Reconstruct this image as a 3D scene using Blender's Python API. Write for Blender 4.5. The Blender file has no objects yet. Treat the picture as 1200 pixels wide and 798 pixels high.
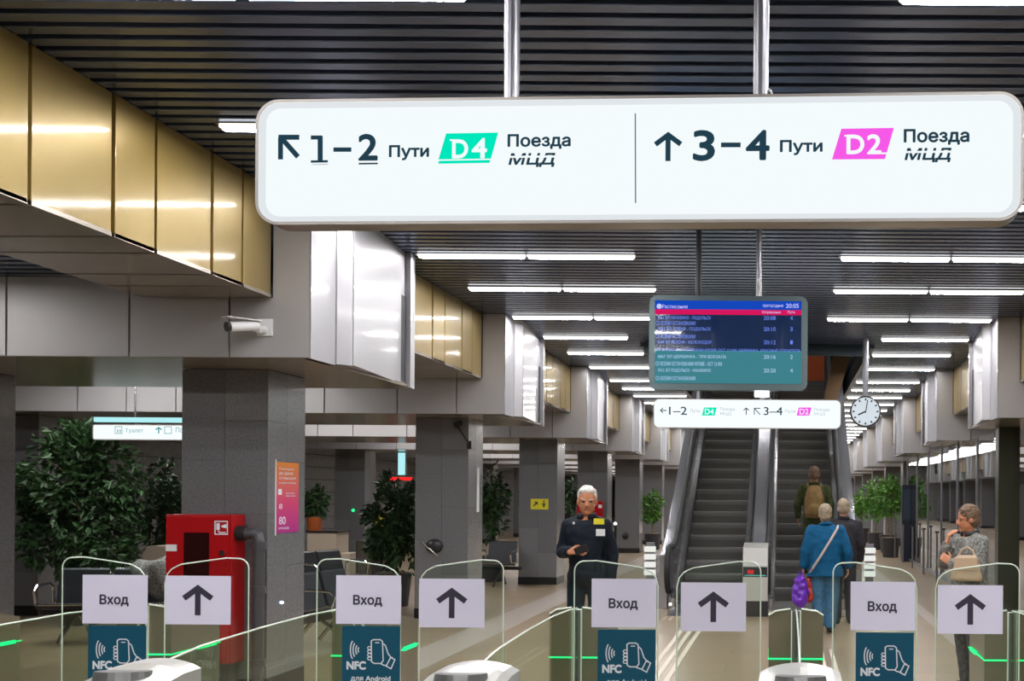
import bpy, bmesh, math, random
from mathutils import Vector, Matrix, noise
random.seed(7)
C = bpy.context.scene.collection
SC = bpy.context.scene

# ---------------------------------------------------------------- camera
F, VX, VY, H, ROLL = 1310.0, 923.0, 581.5, 1.7, 0.007
cam = bpy.data.cameras.new('camera'); camo = bpy.data.objects.new('camera', cam); C.objects.link(camo)
cam.sensor_width = 36; cam.lens = F / 1200 * 36
cam.shift_x = (600 - VX) / 1200; cam.shift_y = (VY - 399) / 1200
cam.clip_start = 0.05; cam.clip_end = 300
camo.matrix_world = Matrix.Translation((0, 0, H)) @ Matrix.Rotation(math.pi/2, 4, 'X') @ Matrix.Rotation(ROLL, 4, 'Z')
SC.camera = camo
# ---------------------------------------------------------------- world, view
w = bpy.data.worlds.new('world'); SC.world = w; w.use_nodes = True
w.node_tree.nodes['Background'].inputs[0].default_value = (0.85, 0.9, 1.0, 1)
w.node_tree.nodes['Background'].inputs[1].default_value = 0.35
SC.view_settings.view_transform = 'Standard'; SC.view_settings.look = 'None'
SC.view_settings.gamma = 1; SC.view_settings.exposure = 0.0
SC.view_settings.use_curve_mapping = False
SC.cycles.max_bounces = 10; SC.cycles.transparent_max_bounces = 24
SC.cycles.caustics_reflective = True; SC.cycles.sample_clamp_indirect = 6
TUBE = 150.0       # strength of the downward face of the ceiling light lines
SIDE = 105.0       # strength of the side aisle light lines

def at(px, py, Y):
    dx, dy = px - VX, VY - py
    c, s = math.cos(ROLL), math.sin(ROLL)
    return Vector(((dx*c - dy*s)*Y/F, Y, H + (dx*s + dy*c)*Y/F))
def ax(px, Y): return (px - VX)*Y/F

# ---------------------------------------------------------------- materials
MATS = {}
def pm(name, col, rough=.5, metal=0., noise_amt=0., nscale=8., bump=0., emit=None, es=0., spec=.5, stretch=None, coat=0.):
    m = bpy.data.materials.new(name); m.use_nodes = True; nt = m.node_tree; b = nt.nodes['Principled BSDF']
    b.inputs['Base Color'].default_value = (*col, 1); b.inputs['Roughness'].default_value = rough
    b.inputs['Metallic'].default_value = metal; b.inputs['Specular IOR Level'].default_value = spec
    if coat: b.inputs['Coat Weight'].default_value = coat; b.inputs['Coat Roughness'].default_value = .09
    if emit: b.inputs['Emission Color'].default_value = (*emit, 1); b.inputs['Emission Strength'].default_value = es
    if noise_amt or bump:
        tc = nt.nodes.new('ShaderNodeTexCoord'); mp = nt.nodes.new('ShaderNodeMapping')
        if stretch: mp.inputs['Scale'].default_value = stretch
        nz = nt.nodes.new('ShaderNodeTexNoise'); nz.inputs['Scale'].default_value = nscale; nz.inputs['Detail'].default_value = 6
        nt.links.new(tc.outputs['Object'], mp.inputs[0]); nt.links.new(mp.outputs[0], nz.inputs['Vector'])
        if noise_amt:
            r = nt.nodes.new('ShaderNodeValToRGB')
            r.color_ramp.elements[0].position = .3; r.color_ramp.elements[1].position = .7
            r.color_ramp.elements[0].color = (*[max(0, c*(1-noise_amt)) for c in col], 1)
            r.color_ramp.elements[1].color = (*[min(1, c*(1+noise_amt)) for c in col], 1)
            nt.links.new(nz.outputs[0], r.inputs[0]); nt.links.new(r.outputs[0], b.inputs['Base Color'])
        if bump:
            bp = nt.nodes.new('ShaderNodeBump'); bp.inputs['Strength'].default_value = bump; bp.inputs['Distance'].default_value = .01
            nt.links.new(nz.outputs[0], bp.inputs['Height']); nt.links.new(bp.outputs[0], b.inputs['Normal'])
    MATS[name] = m
    return m
def em(name, col, s):
    m = bpy.data.materials.new(name); m.use_nodes = True; nt = m.node_tree; nt.nodes.clear()
    e = nt.nodes.new('ShaderNodeEmission'); o = nt.nodes.new('ShaderNodeOutputMaterial')
    e.inputs[0].default_value = (*col, 1); e.inputs[1].default_value = s; nt.links.new(e.outputs[0], o.inputs[0])
    MATS[name] = m; return m
def glassm(name, tint, refl=.9, ior=1.5, rough=.0):
    m = bpy.data.materials.new(name); m.use_nodes = True; nt = m.node_tree; nt.nodes.clear()
    t = nt.nodes.new('ShaderNodeBsdfTransparent'); g = nt.nodes.new('ShaderNodeBsdfGlossy'); mx = nt.nodes.new('ShaderNodeMixShader')
    f = nt.nodes.new('ShaderNodeLayerWeight'); o = nt.nodes.new('ShaderNodeOutputMaterial')
    pw = nt.nodes.new('ShaderNodeMath'); pw.operation = 'POWER'; pw.inputs[1].default_value = 5
    ma = nt.nodes.new('ShaderNodeMath'); ma.operation = 'MULTIPLY_ADD'; f0 = ((ior-1)/(ior+1))**2; ma.inputs[1].default_value = (1-f0)*refl; ma.inputs[2].default_value = f0
    t.inputs[0].default_value = (*tint, 1); g.inputs['Roughness'].default_value = rough; f.inputs[0].default_value = .5
    nt.links.new(f.outputs['Facing'], pw.inputs[0]); nt.links.new(pw.outputs[0], ma.inputs[0]); nt.links.new(ma.outputs[0], mx.inputs[0])
    nt.links.new(t.outputs[0], mx.inputs[1]); nt.links.new(g.outputs[0], mx.inputs[2]); nt.links.new(mx.outputs[0], o.inputs[0])
    MATS[name] = m; return m

pm('slat', (.125, .16, .255), .22, .70, .10, 3, stretch=(1, 30, 1))
pm('void', (.006, .007, .010), .8)
pm('gold', (.275, .188, .046), .40, .45, .06, 2.0, stretch=(1, 1, .3), coat=.45)
pm('gold_edge', (.30, .20, .07), .45, .7)
pm('grey_panel', (.40, .385, .385), .42, .25, .05, 1.2)
pm('soffit', (.33, .29, .24), .22, .45)
pm('white_panel', (.40, .395, .42), .40, .3, .03, 2, coat=.45)
pm('joint', (.05, .05, .055), .6)
pm('granite', (.145, .145, .153), .26, 0, .18, 55, .01, spec=.7, coat=.3)
pm('granite_light', (.172, .171, .179), .26, 0, .17, 55, .01, spec=.7, coat=.3)
pm('plinth', (.012, .012, .013), .35)
pm('wall_stone', (.20, .195, .19), .4, 0, .15, 6)
pm('band', (.40, .345, .30), .30, 0, .12, 30)
pm('tactile', (.62, .55, .45), .5)
pm('steel', (.55, .55, .56), .22, 1.0)
pm('steel_dark', (.30, .30, .33), .32, .9)
pm('balustrade', (.33, .33, .36), .2, .75)
pm('deck_steel', (.42, .42, .45), .18, .75)
pm('chrome', (.8, .8, .82), .08, 1.0)
pm('black', (.012, .012, .014), .45)
pm('rubber', (.015, .015, .017), .6)
pm('step', (.21, .205, .195), .5, .2)
pm('step_nose', (.30, .295, .285), .4, .3)
pm('sign_body', (.30, .26, .21), .3, .8)
pm('frame_metal', (.33, .31, .29), .45, .5)
pm('sign_dark', (.03, .05, .08), .5)
em('sign_face', (.90, .965, .975), 1.0)
em('sign_face_far', (.90, .965, .975), 1.05)
em('sign_edge', (.80, .845, .875), .94)
em('ink', (.018, .055, .085), .9)
em('ink_light', (.10, .17, .24), .9)
em('sign_white', (.90, .965, .975), 1.0)
em('green_plate', (.0, .80, .50), 1.0)
em('magenta_plate', (.92, .10, .80), 1.0)
em('tube', (1.0, .985, .985), TUBE)
em('side_tube', (1.0, .98, .97), SIDE)
em('tube_side', (1.0, .97, .90), 2.2)
em('led_green', (.02, .9, .25), 1.6)
em('cyan_sign', (.45, .88, .92), 1.0)
em('blue_led', (.5, .65, 1.0), 12)
em('lamp_white', (1, 1, 1), 3.0)
pm('paper', (.80, .77, .97), .7)
pm('paper_ink', (.035, .03, .06), .6)
pm('nfc_blue', (.008, .085, .145), .6, spec=.2)
pm('nfc_white', (.75, .80, .88), .5)
pm('glass_edge', (.78, .86, .76), .25, 0)
pm('pod_white', (.62, .61, .58), .28, .45)
pm('pod_brown', (.20, .175, .12), .18, .3)
pm('pod_grey', (.22, .22, .22), .3, .6)
pm('red_paint', (.38, .003, .006), .4, spec=.25)
pm('red_dark', (.02, .001, .001), .5, spec=.1)
pm('white_plastic', (.72, .72, .74), .4)
pm('pipe', (.10, .10, .11), .35, .5)
pm('leather', (.02, .022, .030), .45)
pm('leaf_dark', (.020, .058, .014), .5, 0, .6, 5)
pm('leaf_fresh', (.075, .20, .022), .5, 0, .5, 5)
pm('bark', (.17, .12, .07), .8, 0, .3, 20, .2)
pm('pot', (.03, .03, .035), .5)
pm('orange_pot', (.45, .10, .02), .5)
pm('beige', (.50, .42, .33), .5)
pm('yellow', (.70, .62, .02), .5)
pm('skin', (.52, .27, .18), .55, 0, .06, 12)
pm('skin_tan', (.50, .20, .10), .55, 0, .06, 12)
pm('hair_white', (.62, .60, .56), .7, 0, .15, 60, .3)
pm('hair_fair', (.30, .24, .17), .7, 0, .25, 50, .3)
pm('hair_brown', (.14, .085, .05), .7, 0, .35, 50, .3)
pm('navy', (.008, .012, .020), .7, 0, .2, 20, .15, spec=.15)
pm('navy_trousers', (.008, .018, .030), .75, 0, .2, 20, .1, spec=.15)
pm('blue_coat', (.007, .085, .195), .75, 0, .12, 18, .15, spec=.15)
pm('jeans', (.06, .16, .27), .8, 0, .2, 25, .15, spec=.15)
pm('charcoal', (.030, .028, .034), .75, 0, .2, 20, .1, spec=.15)
pm('olive', (.055, .065, .025), .8, 0, .35, 14, .1, spec=.15)
pm('khaki_bag', (.22, .13, .04), .7, 0, .2, 14, .2)
pm('tweed', (.20, .20, .19), .85, 0, .65, 45, .2, spec=.15)
pm('tweed_dark', (.07, .07, .075), .85, 0, .5, 30, .2, spec=.15)
pm('bag_beige', (.50, .36, .24), .5)
pm('purple', (.13, .02, .42), .35, 0, .3, 12, .4)
pm('red_bag', (.55, .06, .03), .45, 0, .3, 12, .3)
pm('strap', (.45, .40, .36), .6)
pm('eye', (.02, .015, .012), .3)
pm('lip', (.36, .13, .10), .5)
pm('orange_light', (.5, .1, .03), .5)
pm('teal_wall', (.45, .52, .52), .6)
glassm('glass', (.93, .97, .94), .85)
glassm('glass_green', (.88, .94, .86), .55)
glassm('glass_wall', (.62, .63, .62), 1.0, 1.9)

def floor_mat():
    m = bpy.data.materials.new('floor_stone'); m.use_nodes = True; nt = m.node_tree; b = nt.nodes['Principled BSDF']
    tc = nt.nodes.new('ShaderNodeTexCoord')
    br = nt.nodes.new('ShaderNodeTexBrick'); br.offset = .5
    br.inputs['Scale'].default_value = 1.0; br.inputs['Brick Width'].default_value = 1.2; br.inputs['Row Height'].default_value = .6
    br.inputs['Mortar Size'].default_value = .004
    br.inputs['Color1'].default_value = (.26, .195, .125, 1); br.inputs['Color2'].default_value = (.30, .225, .145, 1)
    br.inputs['Mortar'].default_value = (.15, .12, .09, 1)
    nt.links.new(tc.outputs['Object'], br.inputs['Vector'])
    nz = nt.nodes.new('ShaderNodeTexNoise'); nz.inputs['Scale'].default_value = 40; nz.inputs['Detail'].default_value = 5
    nt.links.new(tc.outputs['Object'], nz.inputs['Vector'])
    mx = nt.nodes.new('ShaderNodeMix'); mx.data_type = 'RGBA'; mx.blend_type = 'OVERLAY'; mx.inputs[0].default_value = .25
    nt.links.new(br.outputs[0], mx.inputs[6]); nt.links.new(nz.outputs['Color'], mx.inputs[7]); nt.links.new(mx.outputs[2], b.inputs['Base Color'])
    b.inputs['Roughness'].default_value = .30
    MATS['floor_stone'] = m
floor_mat()
def poster_mat():
    m = bpy.data.materials.new('poster'); m.use_nodes = True; nt = m.node_tree; b = nt.nodes['Principled BSDF']
    tc = nt.nodes.new('ShaderNodeTexCoord'); sp = nt.nodes.new('ShaderNodeSeparateXYZ'); r = nt.nodes.new('ShaderNodeValToRGB')
    nt.links.new(tc.outputs['Generated'], sp.inputs[0]); nt.links.new(sp.outputs['Z'], r.inputs[0]); nt.links.new(r.outputs[0], b.inputs['Base Color'])
    r.color_ramp.elements[0].color = (.38, .01, .22, 1); r.color_ramp.elements[1].color = (.70, .22, .01, 1)
    e = r.color_ramp.elements.new(.45); e.color = (.62, .05, .16, 1)
    b.inputs['Roughness'].default_value = .4; MATS['poster'] = m
poster_mat()

# ---------------------------------------------------------------- helpers
def put(name, me, mat=None, parent=None, loc=None):
    o = bpy.data.objects.new(name, me); C.objects.link(o)
    if mat and not me.materials: me.materials.append(MATS[mat])
    if parent: o.parent = parent
    if loc is not None: o.location = loc
    return o
def obj(name, bm, mat, parent=None, loc=None, smooth=False):
    if isinstance(bm, list): return [obj(name, b, mat, parent, loc) for b in bm][-1]
    me = bpy.data.meshes.new(name); bm.normal_update(); bm.to_mesh(me); bm.free()
    if smooth:
        for p in me.polygons: p.use_smooth = True
    return put(name, me, mat, parent, loc)
def box(bm, x0, x1, y0, y1, z0, z1, bev=0):
    v = [bm.verts.new(p) for p in [(x0,y0,z0),(x1,y0,z0),(x1,y1,z0),(x0,y1,z0),(x0,y0,z1),(x1,y0,z1),(x1,y1,z1),(x0,y1,z1)]]
    fs = [bm.faces.new([v[i] for i in f]) for f in [(3,2,1,0),(4,5,6,7),(0,1,5,4),(1,2,6,5),(2,3,7,6),(3,0,4,7)]]
    if bev:
        es = list({e for f in fs for e in f.edges})
        bmesh.ops.bevel(bm, geom=es, offset=bev, segments=2, affect='EDGES', profile=.6)
    return bm
def B(*a, bev=0): return box(bmesh.new(), *a, bev=bev)
def prism(bm, pts, axis, a, b):
    """pts: 2D list; axis 'x': (y,z) profile from x=a..b ; 'y': (x,z) ; 'z': (x,y)"""
    def mk(p, t): return {'x': (t, p[0], p[1]), 'y': (p[0], t, p[1]), 'z': (p[0], p[1], t)}[axis]
    v0 = [bm.verts.new(mk(p, a)) for p in pts]; v1 = [bm.verts.new(mk(p, b)) for p in pts]
    n = len(pts); bm.faces.new(v0); bm.faces.new(v1[::-1])
    for i in range(n): bm.faces.new([v0[(i+1) % n], v0[i], v1[i], v1[(i+1) % n]])
    bmesh.ops.recalc_face_normals(bm, faces=bm.faces)
    return bm
def tube(bm, pts, r, seg=10, caps=True):
    pts = [Vector(p) for p in pts]; rings = []
    rr = r if isinstance(r, (list, tuple)) else [r]*len(pts)
    prev = None
    for i, p in enumerate(pts):
        d = (pts[min(i+1, len(pts)-1)] - pts[max(i-1, 0)]).normalized()
        up = prev if prev is not None else (Vector((0,0,1)) if abs(d.z) < .9 else Vector((0,1,0)))
        a = d.cross(up).normalized(); b_ = a.cross(d).normalized(); prev = b_
        rings.append([bm.verts.new(p + (a*math.cos(2*math.pi*k/seg) + b_*math.sin(2*math.pi*k/seg))*rr[i]) for k in range(seg)])
    for i in range(len(rings)-1):
        for k in range(seg): bm.faces.new([rings[i][k], rings[i][(k+1)%seg], rings[i+1][(k+1)%seg], rings[i+1][k]])
    if caps: bm.faces.new(rings[0][::-1]); bm.faces.new(rings[-1])
    return bm
def T(pts, r, seg=10): return tube(bmesh.new(), pts, r, seg)
def disc(bm, c, r, axis, h, seg=32):
    c = Vector(c); d = {'x': Vector((1,0,0)), 'y': Vector((0,1,0)), 'z': Vector((0,0,1))}[axis]
    return tube(bm, [c, c+d*h], r, seg)
def thing(name, label, cat, loc=(0,0,0), group=None, rz=0):
    o = bpy.data.objects.new(name, None); C.objects.link(o); o.location = loc; o.rotation_euler = (0,0,rz); o.empty_display_size = .1
    o['label'] = label; o['category'] = cat
    if group: o['group'] = group
    return o
def tag(o, label, cat, group=None):
    o['label'] = label; o['category'] = cat
    if group: o['group'] = group
    return o
def struct(name, label=None, loc=(0,0,0), o=None):
    if o is None:
        o = bpy.data.objects.new(name, None); C.objects.link(o); o.location = loc
    o['kind'] = 'structure'
    if label: o['label'] = label
    return o
def tree_copy(o, parent=None):
    c = o.copy(); C.objects.link(c); c.parent = parent
    for ch in o.children: tree_copy(ch, c)
    return c
ORD = ['first','second','third','fourth','fifth','sixth','seventh','eighth','ninth','tenth','eleventh','twelfth','thirteenth','fourteenth',
       'fifteenth','sixteenth','seventeenth','eighteenth','nineteenth','twentieth','twenty-first','twenty-second','twenty-third','twenty-fourth',
       'twenty-fifth','twenty-sixth','twenty-seventh','twenty-eighth','twenty-ninth','thirtieth']

# flat lettering and strokes on a plane -----------------------------------
class Plane:
    """a vertical plane through o, running along u; local x = u, local y = towards the viewer, local z = up"""
    def __init__(s, o, u):
        s.o = Vector(o); s.u = Vector(u).normalized(); s.n = Vector((s.u.y, -s.u.x, 0))
        s.M = Matrix(((s.u.x, s.n.x, 0, s.o.x), (s.u.y, s.n.y, 0, s.o.y), (0, 0, 1, s.o.z), (0, 0, 0, 1)))
    def uv(s, px, py):
        d = at(px, py, 1.0) - Vector((0, 0, H)); c0 = Vector((0, 0, H))
        t = (s.o - c0).dot(s.n)/d.dot(s.n); p = c0 + d*t
        return (p - s.o).dot(s.u), p.z - s.o.z
TEXTC = {}
JIT = [0]
def jit(d):   # keep overlapping flat print a hair apart
    JIT[0] = (JIT[0]+1) % 14
    return d + (1 if d >= 0 else -1)*.00007*JIT[0]
def text_mesh(s, bold, shear):
    k = (s, bold, shear)
    if k not in TEXTC:
        cu = bpy.data.curves.new('lettering', 'FONT'); cu.body = s; cu.size = 1; cu.offset = bold; cu.shear = shear; cu.resolution_u = 4
        o = bpy.data.objects.new('t', cu); C.objects.link(o); dg = bpy.context.evaluated_depsgraph_get(); dg.update()
        me = bpy.data.meshes.new_from_object(o.evaluated_get(dg)); C.objects.unlink(o); bpy.data.objects.remove(o)
        TEXTC[k] = [Vector(v.co) for v in me.vertices], [tuple(p.vertices) for p in me.polygons]
    return TEXTC[k]
def text_bm(bm, s, u0, u1, v0, v1, d, bold=.0, shear=0.):
    if isinstance(bm, list):
        b2 = bmesh.new(); bm.append(b2); return text_bm(b2, s, u0, u1, v0, v1, d, bold, shear)
    if bold:
        w_ = min(bold*1.0*(v1-v0), .35*(v1-v0)); q = w_*.7
        for dx, dy in ((-w_, 0), (w_, 0), (0, -w_), (0, w_), (q, q), (-q, q), (q, -q), (-q, -q)):
            text_bm(bm, s, u0+w_+dx, u1-w_+dx, v0+w_+dy, v1-w_+dy, d, 0, shear)
        return bm
    vs, fs = text_mesh(s, 0, shear); d = jit(d)
    x0 = min(v.x for v in vs); x1 = max(v.x for v in vs); y0 = min(v.y for v in vs); y1 = max(v.y for v in vs)
    nv = [bm.verts.new((u0+(v.x-x0)/(x1-x0)*(u1-u0), d, v0+(v.y-y0)/(y1-y0)*(v1-v0))) for v in vs]
    for f in fs:
        try: bm.faces.new([nv[i] for i in f])
        except ValueError: pass
    return bm
def flat(bm, pts, d):
    if isinstance(bm, list): bm.append(bmesh.new()); bm = bm[-1]
    try: bm.faces.new([bm.verts.new((p[0], d, p[1])) for p in pts])
    except ValueError: pass
    return bm
def stroke(bm, pts, wd, d, closed=False):
    if isinstance(bm, list): bm.append(bmesh.new()); bm = bm[-1]
    n = len(pts); P = [Vector(p) for p in pts]; d = jit(d)
    L, R = [], []
    for i in range(n):
        a = P[i-1] if (i > 0 or closed) else P[i]; b = P[(i+1) % n] if (i < n-1 or closed) else P[i]
        t1 = (P[i]-a).normalized() if (P[i]-a).length > 1e-9 else (b-P[i]).normalized()
        t2 = (b-P[i]).normalized() if (b-P[i]).length > 1e-9 else t1
        t = (t1+t2).normalized() if (t1+t2).length > 1e-6 else t1
        nn = Vector((-t.y, t.x)); k = wd/2/max(.5, nn.dot(Vector((-t1.y, t1.x))))
        L.append(bm.verts.new((P[i].x+nn.x*k, d, P[i].y+nn.y*k))); R.append(bm.verts.new((P[i].x-nn.x*k, d, P[i].y-nn.y*k)))
    for i in range(n if closed else n-1):
        j = (i+1) % n; bm.faces.new([L[i], R[i], R[j], L[j]])
    return bm
def rrect(u0, u1, v0, v1, r, seg=8):
    out = []
    for cx, cy, a0 in ((u1-r, v1-r, 0), (u0+r, v1-r, 90), (u0+r, v0+r, 180), (u1-r, v0+r, 270)):
        for k in range(seg+1):
            a = math.radians(a0+90*k/seg); out.append((cx+r*math.cos(a), cy+r*math.sin(a)))
    return out

# ================================================================ SETTING
ZC, S, YB = 4.03, 5.87, 8.55      # hall ceiling, bay length, front of first beam
ZB, ZS = 2.73, 3.34               # beam underside, aisle ceiling
MX = -0.96                        # mirror: right x = MX - left x
OX0, OX1, OY0, OY1 = -2.22, 1.26, 17.2, 31.0     # escalator well in the ceiling
YEND, YBACK = 85.0, -14.0

fl = struct('floor', 'polished tan stone floor of the hall', o=obj('floor', B(-13.2, 12.3, YBACK, YEND, -.2, 0), 'floor_stone'))
for nm, xs in (('left', (-4.02, -3.52)), ('right', (1.92, 2.10))):
    obj('paving_band', B(xs[0], xs[1], 3, YEND-1, -.02, .003), 'band', fl)
for xc in (-1.20,):
    for k in range(3):
        obj('guide_strip', B(xc-.145+k*.11, xc-.095+k*.11, 7.0, 15.2, .0, .007), 'tactile', fl)
for k in range(2):
    obj('guide_strip', B(.36+k*.11, .40+k*.11, 7.0, 12.4, .0, .007), 'tactile', fl)
for X0, X1 in ((-1.75, -.75), (.0, .95)):
    bm = bmesh.new()
    for i in range(10):
        for j in range(5):
            x = X0+.05+i*.1; y = 15.25+j*.1; prism(bm, [(x-.03,y-.012),(x+.02,y+.03),(x+.03,y+.012),(x-.02,y-.03)], 'z', .0, .007)
    o = obj('tactile_studs', bm, 'tactile', fl); o['kind'] = 'stuff'

ce = struct('ceiling', 'dark ceiling of crosswise metal slats above the hall')
bm = bmesh.new()
box(bm, -5, 4.1, YBACK, OY0, 4.30, 4.36); box(bm, -5, OX0, OY0, OY1, 4.30, 4.36); box(bm, OX1, 4.1, OY0, OY1, 4.30, 4.36); box(bm, -5, 4.1, OY1, YEND, 4.30, 4.36)
obj('backing', bm, 'void', ce)
P = .15
def slatmesh(x0, x1):
    bm = bmesh.new()
    prism(bm, [(-.045, 0), (-.04, -.004), (.04, -.004), (.045, 0), (.045, .03), (.035, .03), (.035, .006), (-.035, .006), (-.035, .03), (-.045, .03)], 'x', x0, x1)
    me = bpy.data.meshes.new('slat'); bm.to_mesh(me); bm.free(); me.materials.append(MATS['slat']); return me
full = slatmesh(-4.0, 3.04); lft = slatmesh(-4.0, OX0); rgt = slatmesh(OX1, 3.04)
y = 3.7; n = 0
while y < OY1+14 and n < 290:
    if OY0 < y < OY1:
        put('slat', lft, None, ce, (0, y, ZC)); put('slat', rgt, None, ce, (0, y, ZC)); n += 2
    else:
        put('slat', full, None, ce, (0, y, ZC)); n += 1
    y += P
bm = bmesh.new(); yy = y
while yy < YEND: box(bm, -4, 3.04, yy-.045, yy+.045, ZC-.004, ZC+.03); yy += P
yy = 3.55
while yy > YBACK: box(bm, -4, 3.04, yy-.045, yy+.045, ZC-.004, ZC+.03); yy -= P
o = obj('far_slats', bm, 'slat', ce); o['kind'] = 'stuff'
# fascia of the escalator well and the upper room it leads to
bm = bmesh.new()
box(bm, OX0, OX1, OY0-.04, OY0, 3.86, 7.6); box(bm, OX0-.06, OX0, OY0-.04, OY1, 3.98, 7.6); box(bm, OX1, OX1+.06, OY0-.04, OY1, 3.98, 7.6)
box(bm, OX0-.06, OX1+.06, OY1, OY1+.06, 3.98, 7.6); box(bm, OX0-.06, OX1+.06, OY0-.04, OY1+.06, 7.6, 7.7)
pm('well', (.035, .05, .062), .3, .5)
struct('trim_1', 'dark metal lining of the escalator opening in the ceiling', o=obj('trim_1', bm, 'well'))
bm = B(OX1-.45, OX1-.02, 19.4, 20.4, 3.95, 4.4)
o = obj('lintel_beam', prism(bmesh.new(), [(.62, 3.35), (.86, 3.35), (1.23, 4.6), (.9, 4.6)], 'y', 20.5, 20.8), 'gold_edge')
pm('rust', (.20, .12, .06), .5, .3); o.data.materials[0] = MATS['rust']
tag(o, 'slanting brown metal strut beside the escalator opening', 'strut')
bm.free()
p0 = at(930, 446, 22.5); p1 = at(966, 414, 22.5)
o = obj('notice_panel', B(p0.x, p1.x, 22.5, 22.54, p0.z, p1.z), 'orange_light')
tag(o, 'orange red panel high above the escalators behind the departure screen', 'panel')

# aisle ceilings and walls
for side in (0, 1):
    def mx(a, b): return (a, b) if side == 0 else (MX-b, MX-a)
    nm = 'left' if side == 0 else 'right'
    bm = bmesh.new(); x0, x1 = mx(-13, -4.0)
    box(bm, x0, x1, YBACK, YEND, 3.60, 3.66); sl = struct('ceiling_'+nm, 'dark slatted ceiling of the %s aisle' % nm, o=obj('ceiling_'+nm, bm, 'void'))
    bm = bmesh.new(); yy = 2.5
    while yy < 60: box(bm, x0, x1, yy-.045, yy+.045, ZS, ZS+.03); yy += P
    o = obj('aisle_slats', bm, 'slat', sl); o['kind'] = 'stuff'
    x0, x1 = mx(-13.2, -13.0)
    wl = struct('wall_'+nm, 'far side wall of long grey stone courses', o=obj('wall_'+nm, B(x0, x1, YBACK, YEND, 0, 3.7), 'joint'))
    xa, xb = mx(-13.0, -12.96)
    for c in range(10):
        for k in range(7 if side == 0 else 4):
            j = 10.0+k*7.3+(c % 2)*3.2
            obj('stone_course', B(xa, xb, j, j+7.28, c*.345+.01, c*.345+.335), 'wall_stone', wl)
struct('wall_far', 'far end wall of the hall', o=obj('wall_far', B(-13.2, 12.3, YEND, YEND+.2, 0, 4.6), 'grey_panel'))
bk = struct('wall_back', 'pale end wall behind the camera', o=obj('wall_back', B(-13.2, 12.3, YBACK-.2, YBACK, 0, 4.6), 'teal_wall'))

# beams with panels -----------------------------------------------------
SEAMS = [-13, -12.0, -11.05, -10.1, -9.17, -8.54, -7.9, -6.92, -5.985, -5.045, -4.28, -3.66]
nb = 0
pmesh = {}
for side in (0, 1):
    for k in range(-1, 13):
        yb = YB + k*S; nm = 'left' if side == 0 else 'right'
        def mx(a, b): return (a, b) if side == 0 else (MX-b, MX-a)
        who = ('nearest the camera' if k == 0 else 'overhead behind the big sign' if k < 0 else '%s from the gates' % ORD[k])
        root = struct('ceiling_beam', 'grey panelled crossbeam with white end casing, %s side, %s' % (nm, who))
        bm = bmesh.new(); a, b = mx(-13, -3.70); box(bm, a, b, yb+.03, yb+2.42, ZB+.02, 3.6)
        a, b = mx(-4.0, -3.72); box(bm, a, b, yb+.03, yb+2.42, 3.3, ZC+.2)
        obj('core', bm, 'joint', root)
        a, b = mx(-13, -3.68); obj('underside', B(a, b, yb+.01, yb+2.44, ZB, ZB+.03), 'soffit', root)
        def pan(x0, x1, z0, z1, back=False):
            a, b = mx(x0+.008, x1-.008); yy = yb+2.42 if back else yb
            obj('face_panel', B(a, b, yy, yy+.035, z0, z1), 'grey_panel', root)
        if k <= 4:
            for i in range(len(SEAMS)-1):
                if side == 1 and i < 5: continue
                if i < len(SEAMS)-2: pan(SEAMS[i], SEAMS[i+1], ZB+.005, ZS-.003)
            pan(-4.28, -3.66, ZB+.005, ZC-.003 if False else 3.19)
            pan(-3.955, -3.66, 3.19, ZC-.006)
            if side == 1: pan(-13, SEAMS[5], ZB+.005, ZS-.003)
        else:
            bm = bmesh.new()
            for i in range(len(SEAMS)-1):
                a, b = mx(SEAMS[i]+.008, SEAMS[i+1]-.008); box(bm, a, b, yb, yb+.035, ZB+.005, ZS)
            a, b = mx(-3.955, -3.668); box(bm, a, b, yb, yb+.035, ZS, ZC-.006)
            obj('face_panel', bm, 'grey_panel', root)
        # white end casing, upper edge to the ceiling
        def cas(name, pts, z0, mat='white_panel'):
            pts = pts if side == 0 else [(MX-p[0], p[1]) for p in pts]
            return obj(name, prism(bmesh.new(), [(p[0], yb+p[1]) for p in pts], 'z', z0, ZC-.006), mat, root)
        cas('end_panel', [(-3.72, .036), (-3.655, -.002), (-3.655, .46), (-3.72, .46)], ZB)
        cas('end_panel', [(-3.72, .47), (-3.645, .47), (-3.56, .555), (-3.57, .60), (-3.72, .60)], ZB+.01)
        cas('end_panel', [(-3.80, .61), (-3.565, .61), (-3.712, 2.25), (-3.80, 2.25)], ZB+.05 if False else ZB+.02)
        cas('end_flange', [(-3.80, 2.252), (-3.70, 2.252), (-3.652, 2.24), (-3.652, 2.30), (-3.68, 2.45), (-3.80, 2.45)], ZB-.005)
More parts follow.
